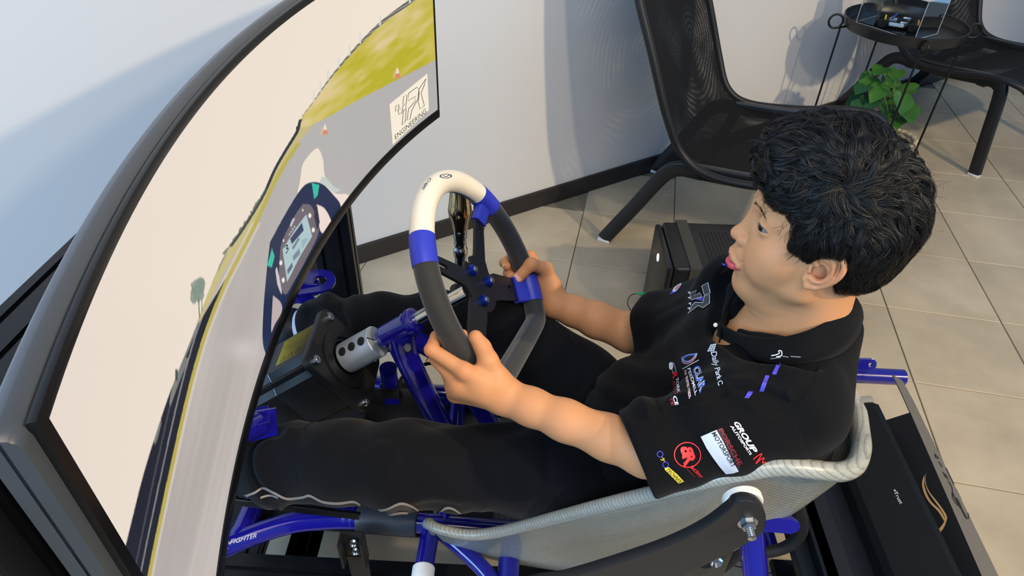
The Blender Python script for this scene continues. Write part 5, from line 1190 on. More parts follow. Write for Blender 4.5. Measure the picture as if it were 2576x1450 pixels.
# deep fold from the armpit across the logo
fo = [PY(1705,1018,.52), PY(1760,1000,.53), PY(1850,978,.53), PY(1930,985,.52)]
fo = [f_+V(0,.0,.0) for f_ in fo]
uL = nrm(LE-LS); sh.plane_cut(LSE+uL*.006, uL, .006, LSE-.07, LSE+.10); uR = nrm(RE-RS); sh.plane_cut(RSE+uR*.004, uR, .006, RSE-.07, RSE+.09)
sh.cap(LSE-uL*.03, LSE+uL*.10, .0385, .0405, .003, True); sh.cap(RSE-uR*.03, RSE+uR*.08, .038, .039, .003, True)
# neck opening with a V at the front
sh.cap(NB+V(-.012,0,-.015), NB+V(-.02,0,.12), .052, .075, .006, True); sh.cap(NB+V(-.055,.0,-.008), NB+V(-.06,0,.08), .020, .05, .006, True); sh.cap(NB+V(-.088,.004,-.04), NB+V(-.10,.004,.05), .008, .03, .006, True)
# collar
MIRY = 1.296
up_ = [(1806,812,.655),(1850,836,.625),(1905,850,.602),(1965,850,.588),(2025,836,.583),(2085,808,.592),(2128,774,.612),(2152,752,.640)]
lo_ = [(1838,853,.640),(1872,872,.606),(1905,903,.578),(1975,914,.560),(2050,908,.556),(2115,886,.572),(2155,846,.605),(2169,800,.648)]
UP = spline([PY(*q) for q in up_], 5); LO = spline([PY(*q) for q in lo_], 5)
MI = lambda p: V(p[0], MIRY-p[1], p[2])
UPa = UP+[MI(p) for p in UP[::-1]][1:]; LOa = LO+[MI(p) for p in LO[::-1]][1:]
for a, b_, c_, d_ in zip(UPa[:-1], UPa[1:], LOa[:-1], LOa[1:]):
    for w_ in (.15,.5,.82):
        p_, q_ = a*(1-w_)+c_*w_, b_*(1-w_)+d_*w_; o_ = nrm(V(p_[0]-NB[0], p_[1]-NB[1], .012)); sh.cap(p_+o_*.0105, q_+o_*.0105, .0105, .0105, .006, True)
SPn, SQn = sh.nets(); SPn = relax(SPn, SQn, 2); del sh
def crease(P, Q, lines):
    """press seams and folds into a cloth mesh: (photo polyline, groove depth, ridge height, width px, side)"""
    px = proj(P); n = np.cross(P[Q[:,2]]-P[Q[:,0]], P[Q[:,3]]-P[Q[:,1]]); vn = np.zeros_like(P)
    for k in range(4): 
        for c in range(3): vn[:,c] += np.bincount(Q[:,k], weights=n[:,c], minlength=len(P))
    vn /= np.linalg.norm(vn,axis=1)[:,None]+1e-12
    front = ((CAMO-P)*vn).sum(1) > 0
    for pts, dep, rid, wd, off in lines:
        L = np.array(crv(pts, 6)); d = np.full(len(P), 1e9); sg = np.zeros(len(P))
        for a, b in zip(L[:-1], L[1:]):
            ab = b-a; ap = px-a; t = np.clip((ap@ab)/(ab@ab),0,1); e = ap-t[:,None]*ab; dd = np.hypot(e[:,0],e[:,1]); m_ = dd < d; d = np.where(m_, dd, d); sg = np.where(m_, np.sign(ab[0]*e[:,1]-ab[1]*e[:,0]), sg)
        s_ = d*sg; end = np.minimum(np.hypot(*(px-L[0]).T), np.hypot(*(px-L[-1]).T)); fade = np.clip(end/(3*wd),0,1)
        dz = (-dep*np.exp(-(s_/wd)**2)+rid*np.exp(-((s_-off)/(wd*1.8))**2))*fade
        P = P+vn*(dz*front)[:,None]
    return P
SPn = crease(SPn, SQn, [([(1690,1030),(1712,1018),(1752,1008),(1800,998),(1850,978),(1905,984),(1965,1002)], .0035,.0045,7,-17), ([(1850,975),(1890,1000),(1930,1030),(1985,1050)], .0018,.0022,8,14), ([(1890,935),(1940,925),(2000,928)], .0010,.0012,7,10), ([(1905,990),(1960,985),(2015,990)], .0012,.0012,7,-10),
    ([(2058,905),(2046,950),(2015,1000),(1985,1036)], .0012,.0006,4,-8), ([(1995,1062),(2018,1095),(2024,1130)], .0010,.0005,4,8), ([(1470,930),(1500,985),(1560,1020),(1600,1040)], .003,.004,12,-26), ([(1580,880),(1620,930),(1640,990)], .002,.003,14,26), ([(1640,800),(1700,770),(1770,735)], .0015,.002,9,16)])
def cloth_mat(name, col, sc_=900, st=.35, var=None):
    return mat(name, col, .88, spec=.14, sheen=.03, bump=(sc_, st, .0008), var=var)
M_SHIRT = cloth_mat('shirt_black', '#09090b'); M_TROU = mat('trouser_black', '#0b0d13', .88, spec=.15, sheen=.05, bump=(700,.4,.0008))
shirt = link('polo_shirt', npmesh(SPn, SQn), M_SHIRT, boy)
# sleeve hem ring
for (c, u, r) in ((LSE, uL, .0455), (RSE, uR, .0425)): pass
v, f = [], []; nU = len(UPa)
for i in range(nU):
    a, b_ = UPa[i], LOa[i]; c = (a+b_)/2; o = nrm(V(c[0]-NB[0], c[1]-NB[1], 0)); inn = a-V(0,0,.022)-o*.004
    row = [inn, a-o*.002-V(0,0,.004), a+V(0,0,.0015), a+o*.003-V(0,0,.0005), a*.66+b_*.34+o*.0045, a*.33+b_*.67+o*.004, b_+o*.002, b_-o*.0015]
    v += row
for i in range(nU-1):
    for k in range(7): f.append((i*8+k, i*8+k+1, (i+1)*8+k+1, (i+1)*8+k))
collar = link('collar', mesh(v, f), M_SHIRT, boy); md = collar.modifiers.new('t','SOLIDIFY'); md.thickness = .0016; md.offset = -1
# ---- trousers
tz = Field(V(-.56,.44,.26), V(.44,1.02,.70), .0036)
LH = V(.24,.635,.435); LK = PY(1015,1172,.578); LAn = PY(640,1150,.610); RH = V(.25,.745,.42); RK = PY(1262,812,.868); RA_ = PY(818,812,.90)
tz.ell(V(.28,.668,.42), (.12,.15,.10), None, .05)
tz.chain([LH, LH*.5+LK*.5+V(0,.008,.022), LK, LK*.6+LAn*.4, PY(715,1166,.603), PY(668,1163,.607), PY(622,1168,.612), PY(570,1180,.615)], [.078,.064,.058,.0555,.0545,.051,.036,.036], .022)
tz.chain([RH, RH*.5+RK*.5, RK, RK*.6+RA_*.4, RK*.3+RA_*.7, RA_, RA_+V(-.012,0,-.002)], [.080,.070,.056,.049,.046,.043,.036], .03)
def tf(X, Y, Z):
    L_ = (Y < .72)
    w = .0035*np.sin(70*X+9*np.sin(14*Y)+14*Z)*np.exp(-((X+.02)/.16)**2)+.0048*np.sin(95*X+20*(Y-.6)+12*Z)*np.exp(-((X-(LAn[0]+.02))/.05)**2)
    r = .0035*np.sin(60*X+30*Z)*np.exp(-((X+.12)/.14)**2)+.005*np.sin(120*X+24*(Y-.9)+20*Z)*np.exp(-((X-RA_[0]-.02)/.05)**2)
    return np.where(L_, w, r)
tz.warp(tf)
TP, TQ = tz.nets(); TP = relax(TP, TQ, 2); del tz
TP = crease(TP, TQ, [([(700,1088),(660,1100),(632,1130),(628,1175),(645,1220),(680,1255)], .009,.007,10,-24), ([(760,1100),(735,1135),(745,1170)], .003,.003,12,-24), ([(915,1120),(960,1105),(1000,1112),(1018,1150),(1000,1190)], .0015,.0025,10,18), ([(1010,1290),(1090,1270),(1180,1285)], .003,.003,12,-24), ([(1380,1090),(1372,1160),(1392,1240)], .003,.004,14,28), ([(800,790),(835,812),(842,850)], .006,.005,9,-18), ([(850,790),(872,815),(870,850)], .004,.004,9,-18), ([(1395,860),(1410,920),(1405,980)], .003,.003,12,22), ([(1450,880),(1470,940),(1450,1000)], .003,.003,12,22)])
trou = link('trousers', npmesh(TP, TQ), M_TROU, boy)
# wavy grey side stripes on the left leg
tbv = bvh_of(trou)
M_STR = mat('stripe_grey', '#8b8079', .6); M_STRD = mat('stripe_dark', '#3c3836', .7)
w1 = [(606,1252),(640,1240),(662,1228),(690,1240),(720,1254),(760,1251),(780,1247),(812,1262),(850,1266),(890,1262),(912,1274),(932,1282),(970,1282),(1005,1267),(1032,1272),(1060,1288),(1098,1292),(1122,1278),(1142,1281),(1170,1300),(1200,1310),(1235,1313),(1262,1320)]
w2 = [(655,1252),(680,1246),(700,1252),(930,1296),(962,1299),(1005,1290),(1032,1293),(1060,1308),(1092,1316),(1120,1302),(1142,1296),(1165,1302)]
def trace(nm, pts, half, mt, dy=0.):
    pts = crv(pts, 6); v, f = [], []; last = None
    for (x, y) in pts:
        row = []
        for o_ in (-half, half):
            hit, nn_, i_, d_ = tbv.ray_cast(Vector(CAMO), Vector(nrm(ray(x, y+o_+dy))), 5.)
            if hit is None:
                hit, nn_, i_, d_ = tbv.find_nearest(Vector(PY(x, y+o_+dy, .56))); nn_ = nn_
            row.append(np.array(hit)+np.array(nn_)*.0011)
        v += row
    for i in range(len(pts)-1):
        if np.linalg.norm(v[2*i+2]-v[2*i]) < .03: f.append((2*i,2*i+1,2*i+3,2*i+2))
    return link(nm, mesh(v, f), mt, trou)
trace('side_stripe', w1, 3.2, M_STR); trace('side_stripe', w2[:3], 2.6, M_STR); trace('side_stripe', w2[3:], 2.8, M_STR); trace('side_stripe', [(a,b+10) for a,b in w1[11:19]], 7., M_STRD)
# socks and shoes
so_ = Field(RA_+V(-.20,-.09,-.14), RA_+V(.03,.09,.07), .003)
ank = RA_+V(-.022,0,-.002); so_.chain([ank+V(.015,0,0), ank+V(-.018,0,-.012)], [.0335,.034], .01)
SP1, SQ1 = so_.nets(); link('sock', npmesh(SP1, SQ1), mat('sock_pale','#c9d3de',.8,bump=(600,.3,.001)), boy, label='pale ankle sock'); del so_
def shoe(c, d, nm_lab=None):
    d = nrm(d); fs_ = Field(c-.20, c+.20, .0034); s_ = nrm(np.cross(V(0,0,1), d)); up = nrm(np.cross(d, s_)); sole = -up
    fs_.chain([c, c+d*.03-up*.02, c+d*.09-up*.045, c+d*.145-up*.05], [.040,.042,.034,.024], .03); fs_.cap(c-d*.01-up*.03, c+d*.02-up*.045, .034,.034,.02)
    q = c-up*.068; fs_.plane_cut(q, -up, .006)
    p1, q1 = fs_.nets(); o = link('shoe', npmesh(p1, q1), mat('shoe_black','#15161b',.5,bump=(500,.3,.001)), boy)
    f2 = Field(c-.22, c+.22, .0036); A = [d, s_, up]
    f2.chain([c-d*.03-up*.074, c+d*.06-up*.076, c+d*.155-up*.074], [.036,.042,.034], .03)
    f2.plane_cut(c-up*.066, up, .003); f2.plane_cut(c-up*.084, -up, .003)
    p2, q2 = f2.nets(); link('sole', npmesh(p2, q2), mat('sole_black','#101013',.6) if nm_lab else mat('sole_white','#d5dbe4',.6), o)
shoe(ank+V(-.045,0,-.018), V(-.80,.10,-.25)); shoe(LAn+V(-.13,.01,-.05), V(-.85,.02,-.1), 1)
# ================================================================ hair
hf_ = Field(TIP+V(-.05,-.15,-.14), TIP+V(.27,.14,.21), .0021)
HE = lambda c, r, k=14, sub=False: hf_.ell(hd(*c), [x/1000. for x in r], HA, k/1000., sub)
HE((-96,0,60),(81,75,80)); HE((-120,0,50),(62,73,66),20); HE((-82,0,98),(54,58,52),20); HE((-46,0,104),(38,52,33),22); HE((-128,0,8),(48,54,44),24); HE((-95,56,48),(38,17,26),16); HE((-95,-56,48),(38,17,26),16)
# hairline: everything in front of it stays bare
LZ = np.array([-80,-40,-12,2,14,20,26,34,50,58,66,74,82,96,300.]); LX = np.array([-128,-122,-116,-113,-110,-74,-56,-57,-58,-57,-46,-24,2,30,60.])
def line_cut(X, Y, Z):
    px, py, pz = X-TIP[0], Y-TIP[1], Z-TIP[2]
    x = (px*HF[0]+py*HF[1]+pz*HF[2])*1000; z = (px*HU[0]+py*HU[1]+pz*HU[2])*1000; y = np.abs(px*HL[0]+py*HL[1]+pz*HL[2])*1000
    zz = z-4*np.clip((y-30)/40,0,1)
    return -(x-np.interp(zz, LZ, LX)).astype(np.float32)*.00075
hf_.op(line_cut, hf_.lo, hf_.lo+hf_.h*hf_.n, .005, True)
for s in (1,): hf_.ell(hd(-97,80,17), (.019,.026,.027), HA, .004, True)
def lumps(X, Y, Z):
    x = ((X-TIP[0])*HF[0]+(Y-TIP[1])*HF[1]+(Z-TIP[2])*HF[2]); y = ((X-TIP[0])*HL[0]+(Y-TIP[1])*HL[1]); z = ((X-TIP[0])*HU[0]+(Y-TIP[1])*HU[1]+(Z-TIP[2])*HU[2])
    w = np.clip((z-.045)/.05, 0, 1)
    return -(.0030*np.sin(150*x+3*np.sin(90*z))*np.sin(140*z+2.5*np.sin(110*y))*np.sin(130*y+1))*w
hf_.warp(lumps)
hP, hQ = hf_.nets(); hP = relax(hP, hQ, 1); del hf_
M_HAIR = bpy.data.materials.new('hair_black'); M_HAIR.use_nodes = True; _b = M_HAIR.node_tree.nodes['Principled BSDF']
_b.inputs['Base Color'].default_value = lin('#0b0a0a'); _b.inputs['Roughness'].default_value = .5; _b.inputs['Specular IOR Level'].default_value = .32
hair = link('hair', npmesh(hP, hQ), mat('scalp_hair','#070606',.7,spec=.2,bump=(420,.8,.0012)), boy)
# curls: tapered locks that follow the scalp
hb = BVHTree.FromPolygons([tuple(p) for p in hP], [tuple(map(int,q)) for q in hQ])
rg = np.random.default_rng(11)
tri = hP[hQ]; cen_ = tri.mean(1); nn_ = np.cross(tri[:,2]-tri[:,0], tri[:,3]-tri[:,1]); ar = np.linalg.norm(nn_,axis=1); nn_ /= ar[:,None]+1e-12
def toh(p): d = p-TIP; return np.stack([d@HF, d@HL, d@HU], -1)*1000
hc = toh(cen_)
_h = hb.ray_cast(Vector(CAMO), Vector(nrm(ray(2125,478))), 3.)[0]; CROWN = toh(np.array(_h))
print('crown', CROWN)
def flow(q, nh):
    """q head mm -> direction in head axes"""
    d = q-CROWN; ds = np.linalg.norm(d)+1e-6; d = d/ds
    sw = np.cross(nh, d)
    g = V(.05,0,-.75) if q[2] < 62 else V(.15,0,-.05)
    if q[0] > -60 and q[2] > 78: g = V(.9,.25 if q[1] > 0 else -.15,-.2)
    if q[0] < -135: g = V(-.05,0,-.8)
    return d*.85+sw*.55*math.exp(-ds/70.)+g*min(1.,ds/35.)
LV, LF = [], []
A3h = np.stack([HF,HL,HU]); NVT = [0]
def lock(p0, n0, length, amp, freq, ph, steps=11, lift=.0, dirjit=0.):
    pts, nrms = [], []; p = np.array(p0); nn = np.array(n0); dirn = None
    for i in range(steps):
        q = (p-TIP) @ A3h.T*1000; nh = nn @ A3h.T
        f_ = flow(q, nh) @ A3h; f_ = f_-nn*np.dot(f_,nn); f_ = f_/(np.linalg.norm(f_)+1e-9)
        if dirjit: b_ = np.cross(nn, f_); f_ = f_*math.cos(dirjit)+b_*math.sin(dirjit)
        dirn = f_ if dirn is None else nrm(dirn*.6+f_*.4)
        t = i/(steps-1); b_ = np.cross(nn, dirn); am = amp*min(1., t*1.8+.1)
        pts.append(p+nn*(lift*math.sin(math.pi*min(t*1.1,1))+am*.7*(1+math.sin(freq*t*6.28+ph))+.0006)+b_*am*1.1*math.cos(freq*t*6.28+ph)); nrms.append(nn)
        hit, hn, _, _ = hb.find_nearest(Vector(p+dirn*length/(steps-1)))
        if hit is None: break
        p = np.array(hit); nn = nrm(np.array(hn))
    return np.array(pts), np.array(nrms)
def strips(P, Nn, r0, r1=.2):
    """P (strands, steps, 3) ribbons facing Nn (steps,3)"""
    S, N_, _ = P.shape
    T = np.gradient(P, axis=1); T /= np.linalg.norm(T,axis=2,keepdims=True)+1e-9
    tw = rg.uniform(-.9,.9,(S,1,1)); B = np.cross(T, Nn[None]); B /= np.linalg.norm(B,axis=2,keepdims=True)+1e-9; B = B*np.cos(tw)+Nn[None]*np.sin(tw)
    tt = np.linspace(0,1,N_)[None,:,None]; R = (np.asarray(r0).reshape(-1,1,1))*(1-tt**2.5*(1-r1))
    ring = np.stack([P-B*R, P+B*R], 2).reshape(-1,3); b0 = NVT[0]; NVT[0] += len(ring); LV.append(ring)
    s_ = np.arange(S)[:,None]*N_*2; i = np.arange(N_-1)[None]*2; a = b0+s_+i
    LF.append(np.stack([a, a+1, a+3, a+2], -1).reshape(-1,4))
def emit(pts, r0, r1=.25, seg=3):
    P = np.array(pts)
    if len(P) < 3: return
    n_ = P-hd(-100,0,55); n_ /= np.linalg.norm(n_,axis=1)[:,None]; strips(P[None], n_, [r0], r1)
pr = ar.copy(); pr *= np.where(hc[:,1] > -35, 1., .4)*np.where(hc[:,2] > -25, 1, .6); pr /= pr.sum()
NG = 1750
dcr = np.linalg.norm(hc-CROWN,axis=1); near = np.where(dcr < 9)[0]
for gi in list(rg.choice(len(cen_), NG, p=pr))+list(rg.choice(near, 50))+list(rg.choice(np.where((dcr > 8) & (dcr < 34))[0], 70)):
    p0, n0, q = cen_[gi], nn_[gi], hc[gi]
    if n0 @ (p0-hd(-100,0,55)) < 0: n0 = -n0
    top = np.clip((q[2]-46)/40, 0, 1); back = np.clip((-q[0]-135)/30, 0, 1)
    L_ = .019+.026*top*rg.uniform(.6,1.25)+.022*back*rg.uniform(.5,1.1); amp = (.0005+.0036*top*rg.uniform(.3,1.3))*(1-.5*back); fr_ = (.4+.6*rg.random())*(.35+.65*top); ph = rg.uniform(0,6.28); lift = .006*top*rg.random()
    if q[2] < 34: L_ = .015; amp = .0003
    st_n = 9 if top > .2 else 7
    gp, gn = lock(p0, n0, L_, amp, fr_, ph, steps=st_n, lift=lift, dirjit=rg.normal(0,.28+.25*top))
    if len(gp) < 5: continue
    def up2(A):
        A = np.concatenate([A[:1], (A[:-2]+2*A[1:-1]+A[2:])/4, A[-1:]]); M2 = np.empty((2*len(A)-1,3)); M2[::2] = A; Ap = np.concatenate([2*A[:1]-A[1:2], A, 2*A[-1:]-A[-2:-1]]); M2[1::2] = (-Ap[:-3]+9*Ap[1:-2]+9*Ap[2:-1]-Ap[3:])/16; return M2
    gp = up2(gp); gn = up2(gn); gn /= np.linalg.norm(gn,axis=1)[:,None]
    ns = 22 if top > .15 else 15; tt = np.linspace(0,1,len(gp))
    T = np.gradient(gp, axis=0); T /= np.linalg.norm(T,axis=1)[:,None]+1e-9; B = np.cross(gn, T)
    a = rg.uniform(0,6.28,ns); r_ = np.sqrt(rg.random(ns)); sp_w = (.0046 if top > .3 else .0052)*(1-.55*tt**1.2)
    tws = 1.6*tt*top
    off = (np.cos(a[:,None]+tws)*r_[:,None]*sp_w)[...,None]*B[None]+(np.sin(a[:,None]+tws)*r_[:,None]*sp_w*.42)[...,None]*gn[None]
    ext = rg.uniform(-.0016,.0016,(ns,1,1))*T[None]*tt[None,:,None]; wob = np.cumsum(rg.normal(0,.00016,(ns,len(gp),3)),1)*tt[None,:,None]
    strips(gp[None]+off+ext+wob, gn, rg.uniform(.00010,.00026,ns))
# loose curls that break the outline, wisps on the forehead and temple
for _ in range(520):
    gi = rg.choice(len(cen_), p=pr); p0, n0, q = cen_[gi], nn_[gi], hc[gi]
    if q[2] < 75 or (q[0] > -62 and q[2] < 108) or rg.random() < .35: continue
    d = nrm(flow(q, n0 @ A3h.T) @ A3h+rg.normal(0,.4,3)); L_ = rg.uniform(.015,.04); r_ = rg.uniform(.006,.014); b_ = nrm(np.cross(n0, d)); ang_ = rg.uniform(-.6,.6)
    b2 = n0*math.cos(ang_)+b_*math.sin(ang_)
    pts = [p0+d*L_*t+b2*r_*math.sin(math.pi*t*rg.uniform(.8,1.0)) for t in np.linspace(0,1,10)]; emit(pts, .00013)
for _ in range(60):
    z0 = rg.uniform(56,80); y0 = rg.uniform(2,56); x0 = np.interp(z0, LZ, LX)-4; base = hd(x0, y0, z0+3)
    hit, hn, _, _ = hb.find_nearest(Vector(base)); p = np.array(hit); e = V(x0+rg.uniform(3,15), y0+rg.uniform(-6,8), z0-rg.uniform(8,26)); 
    surf = BODYB.find_nearest(Vector(hd(*e))); en = np.array(surf[0])+np.array(surf[1])*.0015
    md_ = (p+en)/2+np.array(surf[1])*rg.uniform(.003,.007)+HL*rg.normal(0,.004)
    emit(spline([p, md_, en, en+(HF*rg.uniform(-.5,1)+HU*rg.uniform(-.6,.4))*.005], 4), rg.uniform(.00010,.00018))
for _ in range(26):   # sideburn tips
    z0 = rg.uniform(16,36); x0 = np.interp(z0, LZ, LX)+rg.uniform(-8,2); b0_ = BODYB.find_nearest(Vector(hd(x0-3, 70, z0+8))); e_ = BODYB.find_nearest(Vector(hd(x0+2+rg.uniform(0,3), 70, z0-rg.uniform(3,11))))
    if toh(np.array(e_[0]))[0] < -74 or toh(np.array(b0_[0]))[0] < -76: continue
    a_0 = np.array(b0_[0])+np.array(b0_[1])*.0025; a_1 = np.array(e_[0])+np.array(e_[1])*.0006; emit([a_0,(a_0+a_1)/2+np.array(b0_[1])*.001,a_1], .00016)
HVt = np.concatenate(LV); HFt = np.concatenate(LF)
cu_ = link('curls', npmesh(HVt, HFt), M_HAIR, hair); cu_['kind'] = 'stuff'
print('hair quads', len(HFt))
# eyebrow and lashes
LV, LF = [], []; NVT[0] = 0
for i in range(130):
    t = rg.random(); y = 11+31*t; z = 50.5+5.*t-6*(t**3)+rg.normal(0,1.5*(1-.5*t)); x = -14-12*t
    a = BODYB.find_nearest(Vector(hd(x+6,y,z))); b_ = BODYB.find_nearest(Vector(hd(x+3,y+3.6+rg.random(),z+rg.uniform(-.2,1.8)*(1-t)-.8*t)))
    p, q = np.array(a[0])+np.array(a[1])*.0002, np.array(b_[0])+np.array(b_[1])*.0007; emit([p,(p+q)/2+np.array(a[1])*.0004,q], .00011)
em = link('eyebrow', npmesh(np.concatenate(LV), np.concatenate(LF)), M_HAIR, boy); em['kind'] = 'stuff'
LV, LF = [], []; NVT[0] = 0
for i in range(34):
    t = i/33; a = -.75+1.5*t; c = hd(-36.5,31,35.3); dirv = HF*math.cos(a+.5)+HL*math.sin(a+.5); p = c+dirv*.0142+HU*(.0036*math.cos(a)); emit([p, p+dirv*.0022+HU*.0006, p+dirv*.0034+HU*.0016], .00010)
    if i % 3 == 0 and i > 20: p = c+dirv*.0142-HU*(.0030*math.cos(a)); emit([p, p+dirv*.0015-HU*.0008, p+dirv*.0022-HU*.0013], .00007)
el_ = link('eyelashes', npmesh(np.concatenate(LV), np.concatenate(LF)), M_HAIR, boy); el_['kind'] = 'stuff'
# ================================================================ prints on the shirt and sleeve
shb = bvh_of(shirt); colb = bvh_of(collar)
def pm(name, c, r=.55): return mat('print_'+name, c, r)
PW, PR, PB, PG, PYL, PDR, PK, PPK = pm('white','#dfe3ea'), pm('red','#d2222b'), pm('blue2','#2f5fc0'), pm('grey','#8b8c92'), pm('yellow','#d9c23c'), pm('dark_red','#8f1f2a'), pm('black2','#141416'), pm('pink','#e8c3c6')
PPU, PLB, PVI, PDG = pm('purple_blue','#3a3bb6'), pm('pale_panel','#c6cad3'), pm('violet','#4a44b8'), pm('dark_grey','#3b3c40')
C7 = lambda L: [(1640+x/3.623, 640+y/3.623) for x,y in L]; C2 = lambda L: [(1560+x/3.817, 860+y/3.817) for x,y in L]; CS = lambda L: [(1300+x/2.862, 1000+y/2.862) for x,y in L]; CB = lambda L: [(1550+x/2.231, 650+y/2.231) for x,y in L]
def txt(nm, s, q, m, off=.0009, flip=False, **k):
    bm = unit_bm(text_mesh(s, **k))
    if flip:
        for v in bm.verts: v.co.x = 1-v.co.x
    return decal(nm, bm, q, shb, m, shirt, off=off, maxlen=.2)
def poly(nm, loop, m, off=.0008, tgt=None, par=None):
    x0,x1 = min(p[0] for p in loop), max(p[0] for p in loop); y0,y1 = min(p[1] for p in loop), max(p[1] for p in loop); S = max(x1-x0,y1-y0)
    return decal(nm, loops_bm([[((x-x0)/S,(y0+S-y)/S) for x,y in loop]]), [(x0,y0),(x0+S,y0),(x0+S,y0+S),(x0,y0+S)], tgt or shb, m, par or shirt, off=off, maxlen=.2)
def lines(nm, strokes, w, m, off=.0010, tgt=None, par=None, closed=False):
    P = [p for s in strokes for p in s]; x0,x1 = min(p[0] for p in P)-3, max(p[0] for p in P)+3; y0,y1 = min(p[1] for p in P)-3, max(p[1] for p in P)+3; S = max(x1-x0,y1-y0)
    return decal(nm, strokes_bm([['c' if closed else 'o']+[((x-x0)/S,(y0+S-y)/S) for x,y in s] for s in strokes], w/S), [(x0,y0),(x0+S,y0),(x0+S,y0+S),(x0,y0+S)], tgt or shb, m, par or shirt, off=off, maxlen=.2)
# chest
txt('chest_print','Daily Park C', C7([(596,888),(652,1185),(592,1208),(522,895)]), PW, bold=.012, spacing=.95)
for a in range(4):
    for b in range(3):
        t0, t1 = a/4, (a+.78)/4; u0, u1 = b/3, (b+.8)/3; TL, TR, BL, BR = V(540,825), V(594,818), V(506,893), V(578,888)
        P_ = lambda u,t: tuple(TL*(1-u)*(1-t)+TR*u*(1-t)+BL*(1-u)*t+BR*u*t); poly('chest_mark', C7([P_(u0,t0),P_(u1,t0),P_(u1,t1),P_(u0,t1)]), PW)
for w_, m_, o_ in ((.075,PW,.0008),(.018,PB,.0011)): txt('sponsor_print','CLAR', C7([(436,1006),(496,1205),(438,1272),(368,1044)]), m_, off=o_, bold=w_, spacing=1.0+.05)
txt('sponsor_print','FEEDMILL', C7([(356,1034),(414,1264),(394,1290),(328,1042)]), PW, bold=.015); txt('sponsor_print','THE TRUSTED FEEDS', C7([(318,1050),(358,1292),(340,1322),(298,1054)]), PPK, bold=.03)
lines('sponsor_line', [C7([(284,1046),(432,966)])], 1.6, PW)
ey = crv([(418,905),(390,908),(330,918),(282,940),(276,965),(285,990),(320,1003),(370,985),(405,945)],4); poly('sponsor_emblem', C7(ey), PW, .0007); poly('sponsor_emblem', C7([(.93*x+.07*345,.92*y+.08*952) for x,y in ey]), PB, .0009)
poly('sponsor_emblem', C7(crv([(400,925),(350,930),(315,945),(310,965),(330,975),(370,960)],4)), PK, .0013); poly('sponsor_emblem', C7(crv([(282,955),(300,985),(340,990),(385,960),(410,920),(395,965),(360,992),(315,1000),(288,985)],4)), pm('orange_red','#d9694a'), .0014); lines('sponsor_emblem', [C7(crv([(280,945),(305,972),(340,978),(380,955),(412,915)],4))], 1.2, PW, .0016)
txt('team_print','e', C2([(514,196),(516,268),(478,272),(468,202)]), PW, bold=.03); txt('team_print','C', C2([(520,182),(550,285),(508,308),(488,215)]), PG, bold=.02); txt('team_print','R', C2([(548,285),(570,345),(514,366),(507,305)]), PR, bold=.03)
txt('team_print','TORK', C2([(565,340),(580,495),(552,502),(538,352)]), PW, bold=.02); txt('team_print','AUTO', C2([(533,372),(548,505),(522,512),(508,378)]), PDR, bold=.03)
txt('team_print','CE', C2([(546,520),(564,604),(530,612),(505,530)]), PW, bold=.03); txt('team_print','TE', C2([(500,537),(522,610),(492,618),(474,547)]), PDR, bold=.03)
# sleeve
ring_ = [(645+127*math.cos(a), 1086+118*math.sin(a)) for a in np.linspace(0,2*math.pi,40)[:-1]]; lines('sleeve_ring', [C2(ring_)], 2.6, PR, closed=True)
txt('sleeve_print','B', C2([(690,1000),(705,1068),(598,1102),(556,1012)]), PR, bold=.05, flip=True, off=.0011); txt('sleeve_print','R', C2([(703,1060),(742,1150),(612,1212),(588,1098)]), PR, bold=.05, off=.0011)
txt('sleeve_print','acing', C2([(690,1172),(797,1288),(766,1318),(655,1213)]), PR, shear=.2, bold=.02); txt('sleeve_print','autosport', C2([(642,1215),(716,1296),(706,1304),(632,1225)]), PDR)
for cx_, cy_ in ((382,1081),(435,1180)): lines('sleeve_mark', [C2([(cx_+27*math.cos(a), cy_+27*math.sin(a)) for a in np.linspace(0,2*math.pi,20)[:-1]])], 2.0, PPU, closed=True)
lines('sleeve_mark', [C2([(385,1128),(432,1150),(402,1108)]), C2([(395,1140),(425,1120)])], 1.6, PYL)
poly('sleeve_label', C2([(425,1210),(465,1203),(545,1270),(612,1340),(560,1358),(430,1230)]), PYL); txt('sleeve_print','TECHNIX', C2([(466,1211),(604,1340),(566,1350),(432,1226)]), PK, off=.0012)
poly('sleeve_patch', C2(crv([(775,912),(830,888),(925,847)],3)+crv([(985,950),(1060,1100),(1138,1243)],3)+crv([(1080,1262),(1016,1268)],2)+crv([(960,1205),(890,1110),(830,1020)],4)), PLB)
poly('sleeve_patch', C2([(929,845),(970,826),(1040,935),(1150,1180),(1142,1236),(1060,1090)]), pm('strip_black','#24191d'), .0007)
txt('sleeve_print','PORSCHE', CS([(1480,222),(1624,476),(1592,490),(1448,236)]), PDR, off=.0012, bold=.01); txt('sleeve_print','MOTORSPORT', CS([(1432,245),(1576,486),(1549,501),(1402,260)]), PK, off=.0012, bold=.01)
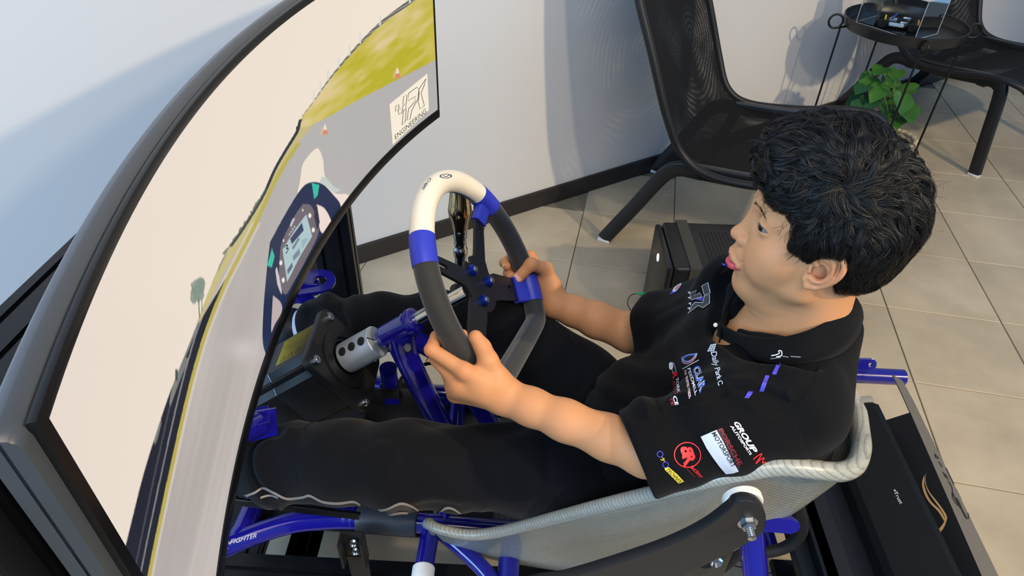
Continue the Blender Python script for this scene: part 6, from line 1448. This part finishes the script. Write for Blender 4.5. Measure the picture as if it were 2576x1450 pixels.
txt('sleeve_print','GROUP', CS([(1594,172),(1735,385),(1694,404),(1556,184)]), PW, shear=.2, bold=.04); txt('sleeve_print','AUTOSPORTS', CS([(1550,196),(1690,406),(1676,417),(1532,208)]), PW, shear=.15, bold=.03)
lines('sleeve_script', [CS(crv([(1700,446),(1712,432),(1760,402),(1740,440),(1716,474),(1748,446),(1776,432),(1764,468),(1792,462)],4))], 2.8, PR)
# shoulder piping strips
for q in ([(908,585),(928,590),(898,655),(874,652)],[(838,658),(861,661),(828,748),(803,745)],[(742,750),(769,752),(742,790),(718,786)],[(592,30),(640,42),(634,52),(600,42)]): poly('shoulder_strip', CB(q), PVI)
# other side of the chest
for L in ([(352,356),(412,328),(392,378),(440,352),(468,388),(368,418)],[(458,290),(514,258),(535,355),(482,372)],[(482,382),(530,366),(530,448),(470,492),(424,470),(332,544),(375,462),(400,440),(468,442)]):
    poly('chest_emblem', C7(L), PDG); lines('chest_emblem', [C7(L)], 1.1, PW, closed=True)
poly('chest_emblem', C7([(404,414),(470,388),(464,428)]), PVI, .0012); lines('chest_emblem', [C7([(334,352),(352,346),(345,362)]),C7([(335,398),(354,392),(352,412)]),C7([(340,452),(360,446),(356,466)]),C7([(332,496),(352,488),(348,508)])], 3., PW)
poly('chest_emblem', C7(crv([(165,372),(190,330),(225,290),(278,264),(262,300),(225,345)],3)), PPU); poly('chest_emblem', C7(crv([(190,345),(205,310),(240,282),(272,270),(255,305),(220,342)],3)), PW, .0011); poly('chest_emblem', C7(crv([(210,325),(235,295),(262,282),(245,312),(220,332)],3)), pm('salmon','#cf6f6a'), .0013)
# collar prints
lines('collar_print', [CB(crv([(872,548),(895,545),(918,535),(912,522),(928,522),(930,548),(900,555)],2))], 2.4, PW, tgt=colb, par=collar)
for a,b in (((868,566),(925,558)),((935,552),(968,556)),((980,552),(1035,556))): lines('collar_print', [CB([a,b])], 1.8, PG, tgt=colb, par=collar)
M_BTN = mat('button_white','#d9d4c4',.4)
bq = PY(1800,818,.652); 
bm_ = MB(); bm_.add(*lathe([(0,.0012),(.0022,.0012),(.0028,.0006),(.0028,0),(0,0)], bq, nrm(CAMO-bq+V(-.5,0,0)), 18)); bm_.build('button', M_BTN, collar, smooth=35)
